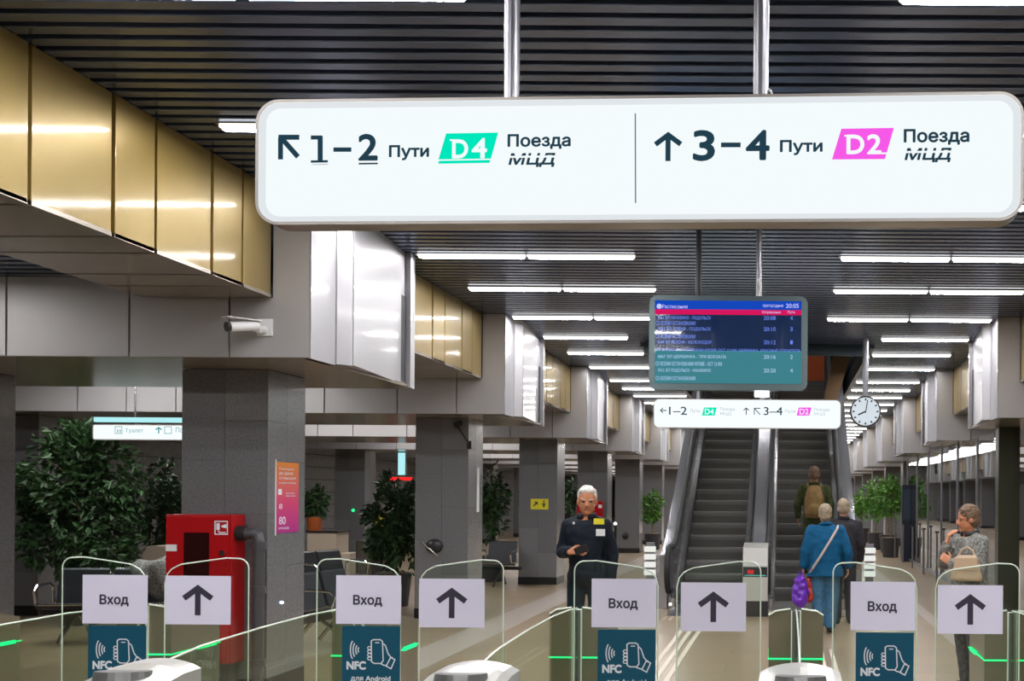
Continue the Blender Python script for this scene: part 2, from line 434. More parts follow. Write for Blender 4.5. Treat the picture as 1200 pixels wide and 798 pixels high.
# gold fascia boxes -------------------------------------------------------
GS = [-3.40, -2.74, -2.02, -1.58, -.90, -.47, -.01]
tn = 2
for side in (0, 1):
    for k in range(0, 12):
        yb = YB + k*S; nm = 'left' if side == 0 else 'right'
        def mx(a, b): return (a, b) if side == 0 else (MX-b, MX-a)
        bm = bmesh.new(); a, b = mx(-4.93, -3.985); box(bm, a, b, yb-3.42, yb-.003, 3.215, ZC+.1)
        root = struct('trim_%d' % tn, 'gold metal panelled box along the %s edge of the hall ceiling, %s bay' % (nm, ORD[k]), o=obj('trim_%d' % tn, bm, 'gold_edge')); tn += 1
        for i in range(6):
            y0, y1 = yb+GS[i]+.016, yb+GS[i+1]-.016
            a, b = mx(-3.985, -3.95-(.003 if i % 2 else 0)); obj('gold_panel', B(a, b, y0, y1, 3.19, ZC-.006, bev=.003 if k < 3 else 0), 'gold', root)
            a, b = mx(-4.95, -3.95); obj('gold_underside_panel', B(a, b, y0, y1, 3.188, 3.214), 'soffit' , root)

# columns ------------------------------------------------------------------
CW = .72
def column(x0, yf, label, tiles=True, w_=CW, grp=None):
    root = thing('stone_column', label, 'column', (x0, yf, 0), grp)
    obj('core', B(.02, w_-.02, .02, w_-.02, 0, ZB), 'joint', root)
    obj('plinth', B(-.004, w_+.004, -.004, w_+.004, 0, .14), 'plinth', root)
    if not tiles:
        obj('cladding', B(0, w_, 0, w_, .14, ZB-.003), 'granite', root); return root
    h = w_/2
    rows = [(.14, 1.07), (1.07, 1.97), (1.97, ZB-.003)]
    for f in range(4):
        for j in range(2):
            rr = rows if (j+f) % 2 == 0 else [(.14, .60), (.60, 1.52), (1.52, 2.30), (2.30, ZB-.003)]
            for i, (a, b) in enumerate(rr):
                g = .0015; u0, u1 = j*h+g, (j+1)*h-g
                if f == 0: args = (u0, u1, 0, .02)
                elif f == 1: args = (w_-.02, w_, u0, u1)
                elif f == 2: args = (u0, u1, w_-.02, w_)
                else: args = (0, .02, u0, u1)
                obj('stone_slab', B(*args, a+g, b-g), 'granite' if (i*7+j*3+f) % 3 else 'granite_light', root)
    return root
desc = {0: 'beside the red fire cabinet', 1: 'with a black hood device low on its front', 2: 'bearing a small yellow sign', 3: 'directly behind the guard', 4: 'just left of the escalators'}
for k in range(0, 13):
    yf = YB+k*S+.80
    column(-5.07, yf, 'dark grey stone column in the left row, '+desc.get(k, '%s one from the gates' % ORD[k]), k < 4)
    if k >= 1: column(MX+5.07-CW, yf, 'dark grey stone column in the right row, %s one from the gates' % ORD[k], k < 3)
    if k < 9:
        column(-10.92, yf, 'dark grey stone column deep in the left aisle, %s one from the gates' % ORD[k], k in (1, 2, 3))
        if k > 1: column(MX+10.2, yf, 'dark grey stone column deep in the right aisle, %s one from the gates' % ORD[k], False)
column(-7.68, YB+.8, 'dark stone column at the left picture edge in front of the tree', True)

# lights ------------------------------------------------------------------
TM = {}
def lightline(x0, x1, y, z, label, mat, grp, parts=True):
    t = thing('ceiling_light', label, 'light', ((x0+x1)/2, y, z), grp); L = (x1-x0)/2
    obj('housing', B(-L-.02, L+.02, -.045, .045, -.005, .03), 'steel', t)
    e = .05
    for s0, s1 in ((-L, -.012), (.012, L)) if parts else ((-L, L),):
        key = (round(s0, 3), round(s1, 3), mat)
        if key not in TM:
            bm = bmesh.new(); prism(bm, [(s0, -.006), (s1, -.006), (s1, -.022), (s1-.02, -.036), (s0+.02, -.036), (s0, -.022)], 'y', -.026, .026)
            me = bpy.data.meshes.new('light_tube'); bm.normal_update(); bm.to_mesh(me); bm.free(); me.materials.append(MATS['tube_side']); me.materials.append(MATS[mat])
            for p in me.polygons: p.material_index = 1 if p.normal.z < -.9 else 0
            TM[key] = me
        put('light_tube', TM[key], None, t)
    return t
rows = [-10, -8.1, -6.2, -4.2, -2.3, -.4, 1.5, 3.45, 5.17, 7.07, 8.9, 10.84, 12.56, 14.57, 16.4, 18.2, 20.2, 22.5, 24.2, 25.95]
while rows[-1] < 80: rows.append(rows[-1]+1.957)
i = 0
for y in rows:
    well = OY0-1 < y < OY1
    for nm, (x0, x1) in (('left', (-3.60, -2.36 if well else -1.50)), ('right', (1.36 if well else .50, 2.64))):
        if y < 4.5: lb = 'white ceiling light line behind the viewer, %s half, %s from the end wall' % (nm, ORD[rows.index(y)])
        else:
            lb = '%s white light line of the %s row, counted away from the gates' % (ORD[i] if i < 30 else 'farthest, %s' % ORD[i-30], nm)
        lightline(x0, x1, y, ZC-.005, lb, 'tube', 'ceiling light lines', not well)
    if y > 4.5: i += 1
i = 0
for k in range(0, 10):
    for dy in (-2.2, -.9):
        for nm, xs in (('left', (-9.4, -6.2)), ('right', (5.4, 8.4))):
            lightline(xs[0], xs[1], YB+k*S+dy, ZS-.01, 'light line on the lower %s aisle ceiling, %s from the gates' % (nm, ORD[i]), 'side_tube', 'aisle light lines')
        i += 1

# ================================================================ OVERHEAD SIGNS
def arrow_up(bm, u0, u1, v0, v1, wd, d):
    if isinstance(bm, list): bm.append(bmesh.new()); bm = bm[-1]
    um = (u0+u1)/2; hw = (u1-u0)/2
    stroke(bm, [(um, v0), (um, v1-wd*.6)], wd, d)
    stroke(bm, [(u0+wd*.35, v1-hw+wd*.3), (um, v1-wd*.7), (u1-wd*.35, v1-hw+wd*.3)], wd, d)
def lightbox(name, label, px0, px1, YL, YR, ztop, zbot, th, rr, face_mat, group=None):
    XL, XR = ax(px0, YL), ax(px1, YR)
    pl = Plane((XL, YL, zbot), (XR-XL, YR-YL, 0)); W = math.hypot(XR-XL, YR-YL); Hh = ztop-zbot
    t = thing(name, label, 'sign', (0,0,0), group); t.matrix_world = pl.M
    prof = rrect(0, W, 0, Hh, rr)
    obj('case', prism(bmesh.new(), prof, 'y', -th, -.012), 'sign_body', t)
    o = obj('face', prism(bmesh.new(), rrect(.010, W-.010, .010, Hh-.010, rr-.01), 'y', -.013, .0), face_mat, t)
    bm = bmesh.new(); a = rrect(0, W, 0, Hh, rr); b = rrect(.011, W-.011, .011, Hh-.011, rr-.011)
    for d0 in (.003,):
        va = [bm.verts.new((p[0], d0, p[1])) for p in a]; vb = [bm.verts.new((p[0], d0, p[1])) for p in b]
        vc = [bm.verts.new((p[0], -.014, p[1])) for p in a]
        for i in range(len(a)):
            j = (i+1) % len(a); bm.faces.new([va[i], vb[i], vb[j], va[j]]); bm.faces.new([va[j], vc[j], vc[i], va[i]])
    obj('frame', bm, 'frame_metal', t)
    return t, pl, W, Hh
t, pl, W, Hh = lightbox('hanging_sign', 'large white backlit sign over the gates with track numbers and two coloured line plates', 297, 1197, 4.07, 3.93, 3.129, 2.674, .10, .085, 'sign_face')
e = .0015
def R(px0, px1, py0, py1): # photo box -> local box
    a = pl.uv(px0, (py0+py1)/2); b = pl.uv(px1, (py0+py1)/2); c = pl.uv((px0+px1)/2, py0); d = pl.uv((px0+px1)/2, py1)
    return a[0], b[0], d[1], c[1]
# soft grey rim of the lit face
bm = bmesh.new(); a = rrect(.012, W-.012, .012, Hh-.012, .075); b = rrect(.038, W-.038, .030, Hh-.032, .055)
va = [bm.verts.new((p[0], .0006, p[1])) for p in a]; vb = [bm.verts.new((p[0], .0006, p[1])) for p in b]
for i in range(len(a)): bm.faces.new([va[i], vb[i], vb[(i+1) % len(a)], va[(i+1) % len(a)]])
obj('face_rim', bm, 'sign_edge', t)
bm = []
def U(*p): return pl.uv(*p)
wd = .0185
b1_ = bmesh.new(); bm.append(b1_); stroke(b1_, [U(329, 187), U(329, 161), ], wd, e); stroke(b1_, [U(326.5, 161), U(351, 161)], wd, e); stroke(b1_, [U(331, 163), U(349.5, 184)], wd, e)
# 1 with foot bar and second line
b1_ = bmesh.new(); bm.append(b1_); stroke(b1_, [U(375.5, 160), U(375.5, 190)], .019, e); stroke(b1_, [U(364.5, 161.3), U(378, 161.3)], .015, e); stroke(b1_, [U(364.5, 189.5), U(384.5, 189.2)], .0085, e)
stroke(bm, [U(391, 175.5), U(412, 175.5)], .016, e)
text_bm(bm, '2', *R(420, 443, 157, 188.5), e, .035); stroke(bm, [U(420.5, 192), U(443, 191.7)], .006, e)
text_bm(bm, 'Пути', *R(456, 503, 170, 188), e, .034)
text_bm(bm, 'Поезда', *R(595, 669, 157, 175), e, .034)
text_bm(bm, 'МЦД', *R(596, 651, 179.5, 196), e, .034, .18)
arrow_up(bm, *R(766, 800, 154, 189), .0185, e)
text_bm(bm, '3', *R(812, 838, 152.5, 189), e, .035); stroke(bm, [U(845, 170), U(868, 170)], .017, e); text_bm(bm, '4', *R(874, 902, 152.5, 188), e, .035)
text_bm(bm, 'Пути', *R(914, 964, 164, 182), e, .034)
text_bm(bm, 'Поезда', *R(1059, 1136, 151, 170), e, .034)
text_bm(bm, 'МЦД', *R(1060, 1115, 173.5, 190.5), e, .034, .18)
obj('lettering', bm, 'ink', t)
bm = []; stroke(bm, [U(366, 193), U(384, 192.7)], .0016, e); stroke(bm, [U(744.6, 133), U(744.9, 238)], .0045, e); obj('divider_line', bm, 'ink_light', t)
bm = []; flat(bm, [U(523, 156.5), U(584, 155.5), U(575.5, 186), U(514, 187)], e); flat(bm, [U(514.5, 188.6), U(575, 187.6), U(573.8, 191), U(513.5, 192)], e)
obj('line_plate', bm, 'green_plate', t)
bm = []; flat(bm, [U(986, 151), U(1047.5, 150), U(1037, 186.5), U(975, 187)], e); obj('line_plate', bm, 'magenta_plate', t)
bm = []; f = e+.0012
text_bm(bm, 'D', *R(530, 549, 163.5, 186), f, .035); text_bm(bm, '4', *R(553, 571, 162, 186), f, .035)
text_bm(bm, 'D', *R(992, 1013, 158, 181), f, .035); text_bm(bm, '2', *R(1016, 1033, 157.5, 181), f, .035)
stroke(bm, [U(527.5, 164.5), U(534, 164.5)], .006, f); stroke(bm, [U(989.5, 159.5), U(996, 159.5)], .006, f)
stroke(bm, [U(1031, 180), U(1042, 180)], .006, f)
for a_, b_, yy in ((594, 654, 184.2), (1057, 1118, 178.6)): stroke(bm, [U(a_, yy), U(b_, yy-.6)], .0075, f)

obj('plate_lettering', bm, 'sign_white', t)
for q in (595, 890.5):
    u = U(q, 106)[0]
    obj('hanger_rod', T([(u, -.05, Hh-.005), (u, -.05, ZC-2.674)], .0275, 20), 'steel_dark', t)
    obj('rod_rib', B(u-.006, u+.006, -.022, -.016, Hh, ZC-2.674), 'steel_dark', t)
o = obj('cable_loop', T([(U(897, 106)[0], -.05, Hh), (U(904, 103)[0], -.05, Hh+.012), (U(902, 97)[0], -.05, Hh+.028), (U(897, 93)[0], -.05, Hh+.04)], .006), 'white_plastic', t)

# smaller sign of the same make before the escalators
a_, b_ = at(765, 467, 16.3), at(985, 503, 16.3)
t, pl, W, Hh = lightbox('hanging_sign', 'white backlit sign hanging in front of the escalators below the departure screen', 765, 985, 16.3, 16.3, a_.z, b_.z, .1, .085, 'sign_face_far')
bm = []
stroke(bm, [U(774, 481), U(781, 481)], .014, e); stroke(bm, [U(777, 478), U(774, 481), U(777, 484)], .012, e)
text_bm(bm, '1–2', *R(784, 805, 476.5, 486), e, .01); text_bm(bm, '3–4', *R(895, 917, 477, 486.5), e, .01)
arrow_up(bm, *R(871, 878, 477.5, 486), .013, e); stroke(bm, [U(884, 486), U(884, 478.5), U(891, 478.5)], .012, e); stroke(bm, [U(884, 478.5), U(891, 486)], .012, e)
obj('lettering', bm, 'ink', t)
bm = []; text_bm(bm, 'Пути', *R(809, 820, 479.5, 484.5), e); text_bm(bm, 'Поезда', *R(844, 861, 477.5, 482), e); text_bm(bm, 'МЦД', *R(844, 857, 483, 487), e)
text_bm(bm, 'Пути', *R(920, 932, 480, 485), e); text_bm(bm, 'Поезда', *R(954, 972, 478, 482.5), e); text_bm(bm, 'МЦД', *R(954, 967, 483.5, 487), e)
em('ink_pale', (.45, .55, .60), .9); obj('lettering', bm, 'ink_pale', t)
for (q, m_, s_) in ((823, 'green_plate', 'D4'), (934, 'magenta_plate', 'D2')):
    bm = bmesh.new(); flat(bm, [U(q+2, 477.5), U(q+17, 477.5), U(q+14.5, 487), U(q-.5, 487)], e); obj('line_plate', bm, m_, t)
    bm = []; text_bm(bm, s_, *R(q+3, q+13.5, 479, 485.5), f, .01); obj('plate_lettering', bm, 'sign_white', t)
for q in (818, 892):
    u = U(q, 470)[0]; obj('hanger_rod', T([(u, -.05, Hh-.005), (u, -.05, ZC-b_.z)], .0275, 12), 'steel_dark', t)

# lavatory sign in the left aisle
YS_ = 13.9
a_, b_ = at(108, 497, YS_), at(330, 517, YS_)
t, pl, W, Hh = lightbox('hanging_sign', 'pale turquoise lit sign in the left aisle reading Туалет above the tree', 108, 330, YS_, YS_, a_.z, b_.z, .1, .03, 'sign_face_far')
bm = []; text_bm(bm, 'Туалет', *R(147, 168, 502, 508), e); arrow_up(bm, *R(182, 190, 500, 508), .016, e)
for q in (135, 193): stroke(bm, [U(q, 508), U(q, 500), U(q+8, 500), U(q+8, 508)], .008, e, True)
text_bm(bm, 'Посадка', *R(206, 236, 501, 508), e); stroke(bm, [U(138, 507), U(138, 503)], .012, e); stroke(bm, [U(141, 507), U(141, 503)], .012, e)
em('teal_ink', (.10, .35, .38), .9); obj('lettering', bm, 'teal_ink', t)
o = obj('top_reflection', B(0, W, -.08, -.02, Hh+.03, Hh+.09), 'cyan_sign', t)  # cyan reflection above the sign, made as a glowing strip
for u in (.5, W-.5): obj('hanger_rod', T([(u, -.05, Hh-.002), (u, -.05, ZS-b_.z+.0)], .012), 'steel', t)

# departure screen
YM = 9.6
a_, b_ = at(761, 346, YM), at(946, 458, YM)
pl = Plane((a_.x, YM, b_.z), (1, 0, 0)); W = b_.x-a_.x; Hh = a_.z-b_.z
t = thing('departure_screen', 'departure board screen in a grey rounded frame listing evening trains', 'screen'); t.matrix_world = pl.M
pm('screen_case', (.105, .145, .155), .3, .5)
bm = prism(bmesh.new(), rrect(0, W, 0, Hh, .07), 'y', -.10, 0); obj('case', bm, 'screen_case', t)
s0 = R(767.5, 939, 352.5, 449.5)
m = pm('screen_glass', (.005, .012, .03), .02, 0, emit=(.004, .02, .09), es=.5, spec=1.0, coat=1.0)
obj('display', B(s0[0], s0[1], 0, .004, s0[2], s0[3]), 'screen_glass', t)
em('scr_blue', (.008, .07, .55), .9); em('scr_red', (.75, .01, .12), .9); em('scr_text', (.16, .26, .85), 1.0); em('scr_white', (.5, .55, 1.0), 1.1); em('scr_reflection', (.05, .22, .26), 1.0); em('scr_text2', (.40, .60, .85), 1.0)
d1, d2 = .0055, .0065
bm = bmesh.new(); r_ = R(767.5, 939, 352.5, 363); flat(bm, [(r_[0], r_[2]), (r_[1], r_[2]), (r_[1], r_[3]), (r_[0], r_[3])], d1); obj('header_band', bm, 'scr_blue', t)
bm = bmesh.new(); r_ = R(767.5, 939, 363, 369); flat(bm, [(r_[0], r_[2]), (r_[1], r_[2]), (r_[1], r_[3]), (r_[0], r_[3])], d1); obj('header_band', bm, 'scr_red', t)
bm = bmesh.new(); r_ = R(767.5, 939, 411, 449.5); flat(bm, [(r_[0], r_[2]), (r_[1], r_[2]), (r_[1], r_[3]), (r_[0], r_[3])], .0045); obj('wall_reflection', bm, 'scr_reflection', t)  # teal wall reflection laid over the lower screen as a glowing patch
bm = []
text_bm(bm, '20:05', *R(921, 936, 356, 361), d2, .01); text_bm(bm, 'пригородные', *R(894, 918, 357, 361), d2); text_bm(bm, 'Отправление', *R(893, 915, 364.5, 368), d2); text_bm(bm, 'Путь', *R(923, 932, 364.5, 368), d2)
text_bm(bm, 'Расписание', *R(776, 806, 357, 361.5), d2); bm.append(disc(bmesh.new(), (U(772.5, 359)[0], d2-.001, U(772.5, 359)[1]), .022, 'y', .001, 16))
obj('header_lettering', bm, 'scr_white', t)
dat = [('7061 ЭЛ НАХАБИНО - ПОДОЛЬСК', 370.5, 771, 833, '20:08', '4'), ('СО ВСЕМИ ОСТАНОВКАМИ', 376.5, 768.5, 815, '', ''), ('7021 ЭЛ ЛОБНЯ - ПОДОЛЬСК', 383.5, 771, 833, '20:10', '3'),
       ('СО ВСЕМИ ОСТАНОВКАМИ', 392, 768.5, 815, '', ''), ('6549 ЭЛ ЯБЛОНЯ - ЖЕЛЕЗНОДОР', 399, 771, 834, '20:12', '1'), ('СО ВСЕМИ ОСТАНОВКАМИ КРОМЕ ОСТ 12 КМ, ЩЕРБИНКА, КРАСНЫЙ СТРОИТЕЛЬ', 408, 768.5, 938, '', ''),
       ('6867 ЭЛ ЩЕРБИНКА - ТРИ ВОКЗАЛА', 416, 771, 851, '20:16', '2'), ('СО ВСЕМИ ОСТАНОВКАМИ КРОМЕ - ОСТ 12 КМ', 424, 768.5, 846, '', ''), ('7012 ЭЛ ПОДОЛЬСК - НАХАБИНО', 432, 771, 833, '20:20', '4'), ('СО ВСЕМИ ОСТАНОВКАМИ', 441, 768.5, 815, '', '')]
for low in (0, 1):
    bm = []
    for s_, py, x0, x1, tm, tr in dat:
        if (py > 410) != bool(low): continue
        text_bm(bm, s_, *R(x0, x1, py, py+4.6), d2, .006)
        if tm: text_bm(bm, tm, *R(895, 909, py, py+4.6), d2, .006); text_bm(bm, tr, *R(926, 929, py, py+4.6), d2, .01)
    obj('row_lettering', bm, 'scr_text2' if low else 'scr_text', t)
for q in (818, 889):
    u = U(q, 346)[0]; obj('hanger_rod', T([(u, -.05, Hh-.005), (u, -.05, ZC-b_.z)], .024, 14), 'black' if q < 850 else 'steel_dark', t)
obj('cable', T([(U(889, 346)[0], -.02, Hh), (U(891, 335)[0], -.02, Hh+.08), (U(889, 325)[0], -.02, Hh+.15)], .012), 'white_plastic', t)
obj('lower_lamp', B(*R(884, 901, 458, 467)[:2], -.09, -.03, R(884, 901, 458, 467)[2]+.02, .004), 'lamp_white', t)

# clock
YC = 16.4; c = at(1014, 482.5, YC); rr = 18.2*YC/F
t = thing('hanging_clock', 'round white station clock hanging on a pole right of the escalators', 'clock', c)
bm = tube(bmesh.new(), [(0, -.05, 0), (0, .05, 0)], rr, 40); obj('case', bm, 'black', t)
pm('dial', (.52, .60, .66), .25, emit=(.5, .58, .65), es=.35); obj('dial', tube(bmesh.new(), [(0, -.054, 0), (0, -.051, 0)], rr*.9, 40), 'dial', t)
bm = bmesh.new()
for i in range(12):
    a = i*math.pi/6; stroke(bm, [(math.sin(a)*rr*.70, math.cos(a)*rr*.70), (math.sin(a)*rr*.84, math.cos(a)*rr*.84)], .022, -.056)
obj('hour_marks', bm, 'black', t)
bm = bmesh.new(); stroke(bm, [(0, 0), (-math.sin(1.05)*rr*.55, -math.cos(1.05)*rr*.45)], .022, -.057); obj('hour_hand', bm, 'black', t)
bm = bmesh.new(); stroke(bm, [(0, -.02), (.03, rr*.74)], .014, -.058); obj('minute_hand', bm, 'black', t)
obj('pole', T([(0, 0, rr-.01), (0, 0, ZC-c.z)], .045, 12), 'steel_dark', t)

# ================================================================ FIRE CABINET, POSTER, CAMERA ...
yf = YB+.80
X0, X1 = ax(193, 9.08), ax(270, 9.08); Z1 = at(230, 603, 9.08).z
t = thing('fire_cabinet', 'red metal fire hose cabinet in front of the nearest grey column', 'cabinet', (X0, 9.08, 0)); Wc = X1-X0
bm = bmesh.new(); box(bm, 0, Wc, .02, .25, .30, Z1, bev=.006); obj('body', bm, 'red_paint', t)
d = obj('door', B(.012, Wc-.012, 0, .02, .32, Z1-.015, bev=.004), 'red_paint', t)
pp = at(215, 624, 9.07); qq = at(244, 682, 9.07)
obj('window', B(pp.x-X0, qq.x-X0, -.004, .0, qq.z, pp.z), 'red_dark', d)
def lp(px, py): q = at(px, py, 9.07); return (q.x-X0, q.z)
bm = bmesh.new(); stroke(bm, [lp(251.5, 611), lp(266, 611), lp(266, 626), lp(251.5, 626)], .008, -.003, True)
flat(bm, [lp(253, 613), lp(257, 613), lp(257, 621), lp(253, 621)], -.003); flat(bm, [lp(259, 616), lp(265, 614), lp(265, 619), lp(259, 618)], -.003); stroke(bm, [lp(255, 622), lp(257, 624), lp(264, 624)], .008, -.003)
obj('pictogram', bm, 'nfc_white', d)
q = lp(260, 648); obj('lock', disc(bmesh.new(), (q[0], -.012, q[1]), .022, 'y', .012, 16), 'chrome', d)
q = lp(200, 642); obj('label_plate', B(q[0]-.045, q[0]+.045, -.004, 0, q[1]-.027, q[1]+.027), 'white_plastic', d)
for q in (.06, Wc-.06): obj('foot', B(q-.03, q+.03, .05, .2, 0, .302), 'black', t)
q0 = at(284, 625, 9.2)
t = thing('riser_pipe', 'dark grey water pipe elbow running down beside the red cabinet', 'pipe', (0,0,0))
obj('pipe', T([(X1-.005, 9.2, q0.z), (q0.x+.09, 9.2, q0.z), (q0.x+.125, 9.2, q0.z-.02), (q0.x+.135, 9.2, q0.z-.06), (q0.x+.135, 9.2, 0)], .048, 14), 'pipe', t)
for z in (q0.z-.1, .9, .3): obj('coupling', T([(q0.x+.135, 9.2, z-.03), (q0.x+.135, 9.2, z+.03)], .058, 14), 'pipe', t)
obj('valve', T([(X1+.0, 9.2, q0.z), (X1+.07, 9.2, q0.z)], .062, 14), 'rubber', t)
# poster on the side of the first column
XP = -5.07+CW
def onx(px, py, X=XP):
    Y = X*F/(px-VX); p = at(px, py, Y); return Y, p.z
(y0, z0), (y1, z1) = onx(323.5, 543), onx(349.5, 623)
y0 = max(y0, yf+.04); t = thing('wall_poster', 'orange to magenta paper poster on the hall side of the nearest column', 'poster', (XP+.0, 0, 0))
zt, zb = at(336, 542, (y0+y1)/2).z, at(336, 624, (y0+y1)/2).z
obj('sheet', B(.001, .004, y0, y1, zb, zt), 'poster', t)
bm = bmesh.new()
hh = zt-zb; ww = y1-y0
def tl(s_, u0, u1, v0, v1):
    b2 = bmesh.new(); text_bm(b2, s_, y0+u0*ww, y0+u1*ww, zb+v0*hh, zb+v1*hh, 0, .01)
    me = bpy.data.meshes.new('x'); 
    for v in b2.verts: v.co = Vector((.0055+v.co.y, v.co.x, v.co.z))
    b2.to_mesh(me); b2.free(); put('lettering', me, 'nfc_white', t)
tl('Поездка', .1, .75, .885, .925); tl('до дома', .1, .72, .815, .86); tl('станция', .1, .85, .75, .79); tl('в подарок за покупку', .1, .85, .69, .715)
tl('1', .06, .22, .54, .62); tl('скидка на билет', .4, .85, .51, .535); tl('для всех', .4, .8, .545, .57); tl('8', .1, .25, .34, .41); tl('80', .1, .4, .12, .23); tl('mos', .1, .55, .05, .08)
bm.free()
obj('holder_rail', B(.001, .006, y0-.02, y0-.008, zb-.02, zt+.02), 'white_plastic', t)
# led spot on the column
q = at(339, 706, 9.34); t2 = obj('indicator_lamp', disc(bmesh.new(), (XP, 9.62, at(339, 706, 9.62).z), .011, 'x', .012, 12), 'blue_led'); tag(t2, 'tiny bluish white lamp low on the side of the nearest column', 'lamp')
# white scale strip on second column side
yk = YB+S+.8; Y, z0 = onx(560, 600); _, z1 = onx(560, 548)
t = obj('height_strip', B(XP+.0005, XP+.004, Y-.06, Y+.06, z0, z1), 'white_plastic'); tag(t, 'narrow white vertical strip sign on the second left column', 'strip')
# yellow pictogram sign on third column
yk = YB+2*S+.8; a_, b_ = at(622, 584.5, yk), at(642.5, 597, yk)
t = thing('pictogram_sign', 'small yellow arrow and person sign on the third left column', 'sign', (a_.x, yk-.004, b_.z)); ww, hh = b_.x-a_.x, a_.z-b_.z
obj('plate', B(0, ww, 0, .004, 0, hh), 'yellow', t)
bm = []; stroke(bm, [(.05, hh*.3), (.12, hh*.65)], .022, -.001); stroke(bm, [(.07, hh*.65), (.12, hh*.68), (.13, hh*.45)], .02, -.001)
bm.append(disc(bmesh.new(), (ww*.75, -.001, hh*.75), .018, 'y', .0005, 10)); stroke(bm, [(ww*.75, hh*.2), (ww*.75, hh*.6)], .035, -.001); stroke(bm, [(ww*.6, hh*.5), (ww*.9, hh*.5)], .014, -.001); obj('pictogram', bm, 'black', t)
# dark hood device on 2nd column
yk = YB+S+.8; q = at(509, 640, yk)
t = thing('call_point', 'black rounded hood device with a metal strap on the second left column', 'device', (q.x, yk, q.z))
bm = bmesh.new(); bmesh.ops.create_uvsphere(bm, u_segments=20, v_segments=10, radius=.12, matrix=Matrix.Diagonal((1, .6, .85, 1))); obj('hood', bm, 'black', t, smooth=True)
obj('strap', T([(-.17, -.02, .09), (-.05, -.10, -.02), (.07, -.06, -.13)], .014), 'steel', t)
q = at(733, 628, YB+4*S+.8)
t = thing('call_point', 'small dark round device on the column left of the escalators', 'device', (q.x, YB+4*S+.8, q.z)); bm = bmesh.new(); bmesh.ops.create_uvsphere(bm, u_segments=16, v_segments=8, radius=.1, matrix=Matrix.Diagonal((1, .5, 1.1, 1))); obj('hood', bm, 'black', t, smooth=True)
# security camera on first beam
q = at(311, 384, YB)
def seccam(loc, label, s=1., flip=1):
    t = thing('security_camera', label, 'camera', loc)
    obj('mount_plate', B(-.06*s, .06*s, -.02*s, 0, -.065*s, .065*s, bev=.006*s), 'white_plastic', t)
    obj('bracket', T([(0, -.02*s, -.02*s), (-.01*s, -.07*s, -.03*s), (-.05*s, -.11*s, -.01*s)], [.03*s, .028*s, .026*s], 12), 'white_plastic', t)
    obj('camera_body', T([(-.01*s, -.10*s, 0), (-.145*s, -.27*s, -.035*s)], .036*s, 18), 'white_plastic', t)
    obj('sun_shield', prism(bmesh.new(), [(-.20*s, -.275*s), (-.12*s, -.33*s), (.03*s, -.12*s), (-.04*s, -.07*s)], 'z', .030*s, .037*s), 'white_plastic', t)
    obj('lens', T([(-.142*s, -.266*s, -.034*s), (-.156*s, -.285*s, -.038*s)], .037*s, 16), 'black', t)
    return t
seccam(q, 'white bullet security camera on the nearest grey beam')
q = at(540, 503, YB+S+.8); t = thing('security_camera', 'small black camera on an arm high on the second left column', 'camera', (q.x-.0, YB+S+.8, q.z))
obj('camera_body', T([(-.0, -.05, .08), (-.02, -.14, .05)], .045, 14), 'black', t); obj('arm', T([(.12, -.0, -.20), (.10, -.05, -.16), (-.02, -.07, .03)], .012), 'black', t); obj('base', B(.09, .15, -.02, 0, -.27, -.16), 'black', t)
# red hose box behind guard
yk = YB+3*S+.8; a_, b_ = at(677, 587, yk), at(707, 606, yk)
t = thing('fire_box', 'small red fire box on the column behind the guard', 'box', (a_.x, yk-.12, b_.z)); obj('body', B(0, b_.x-a_.x, 0, .119, 0, a_.z-b_.z, bev=.01), 'red_paint', t); obj('label_plate', B(.52, .60, -.003, 0, .22, .30), 'nfc_white', t)

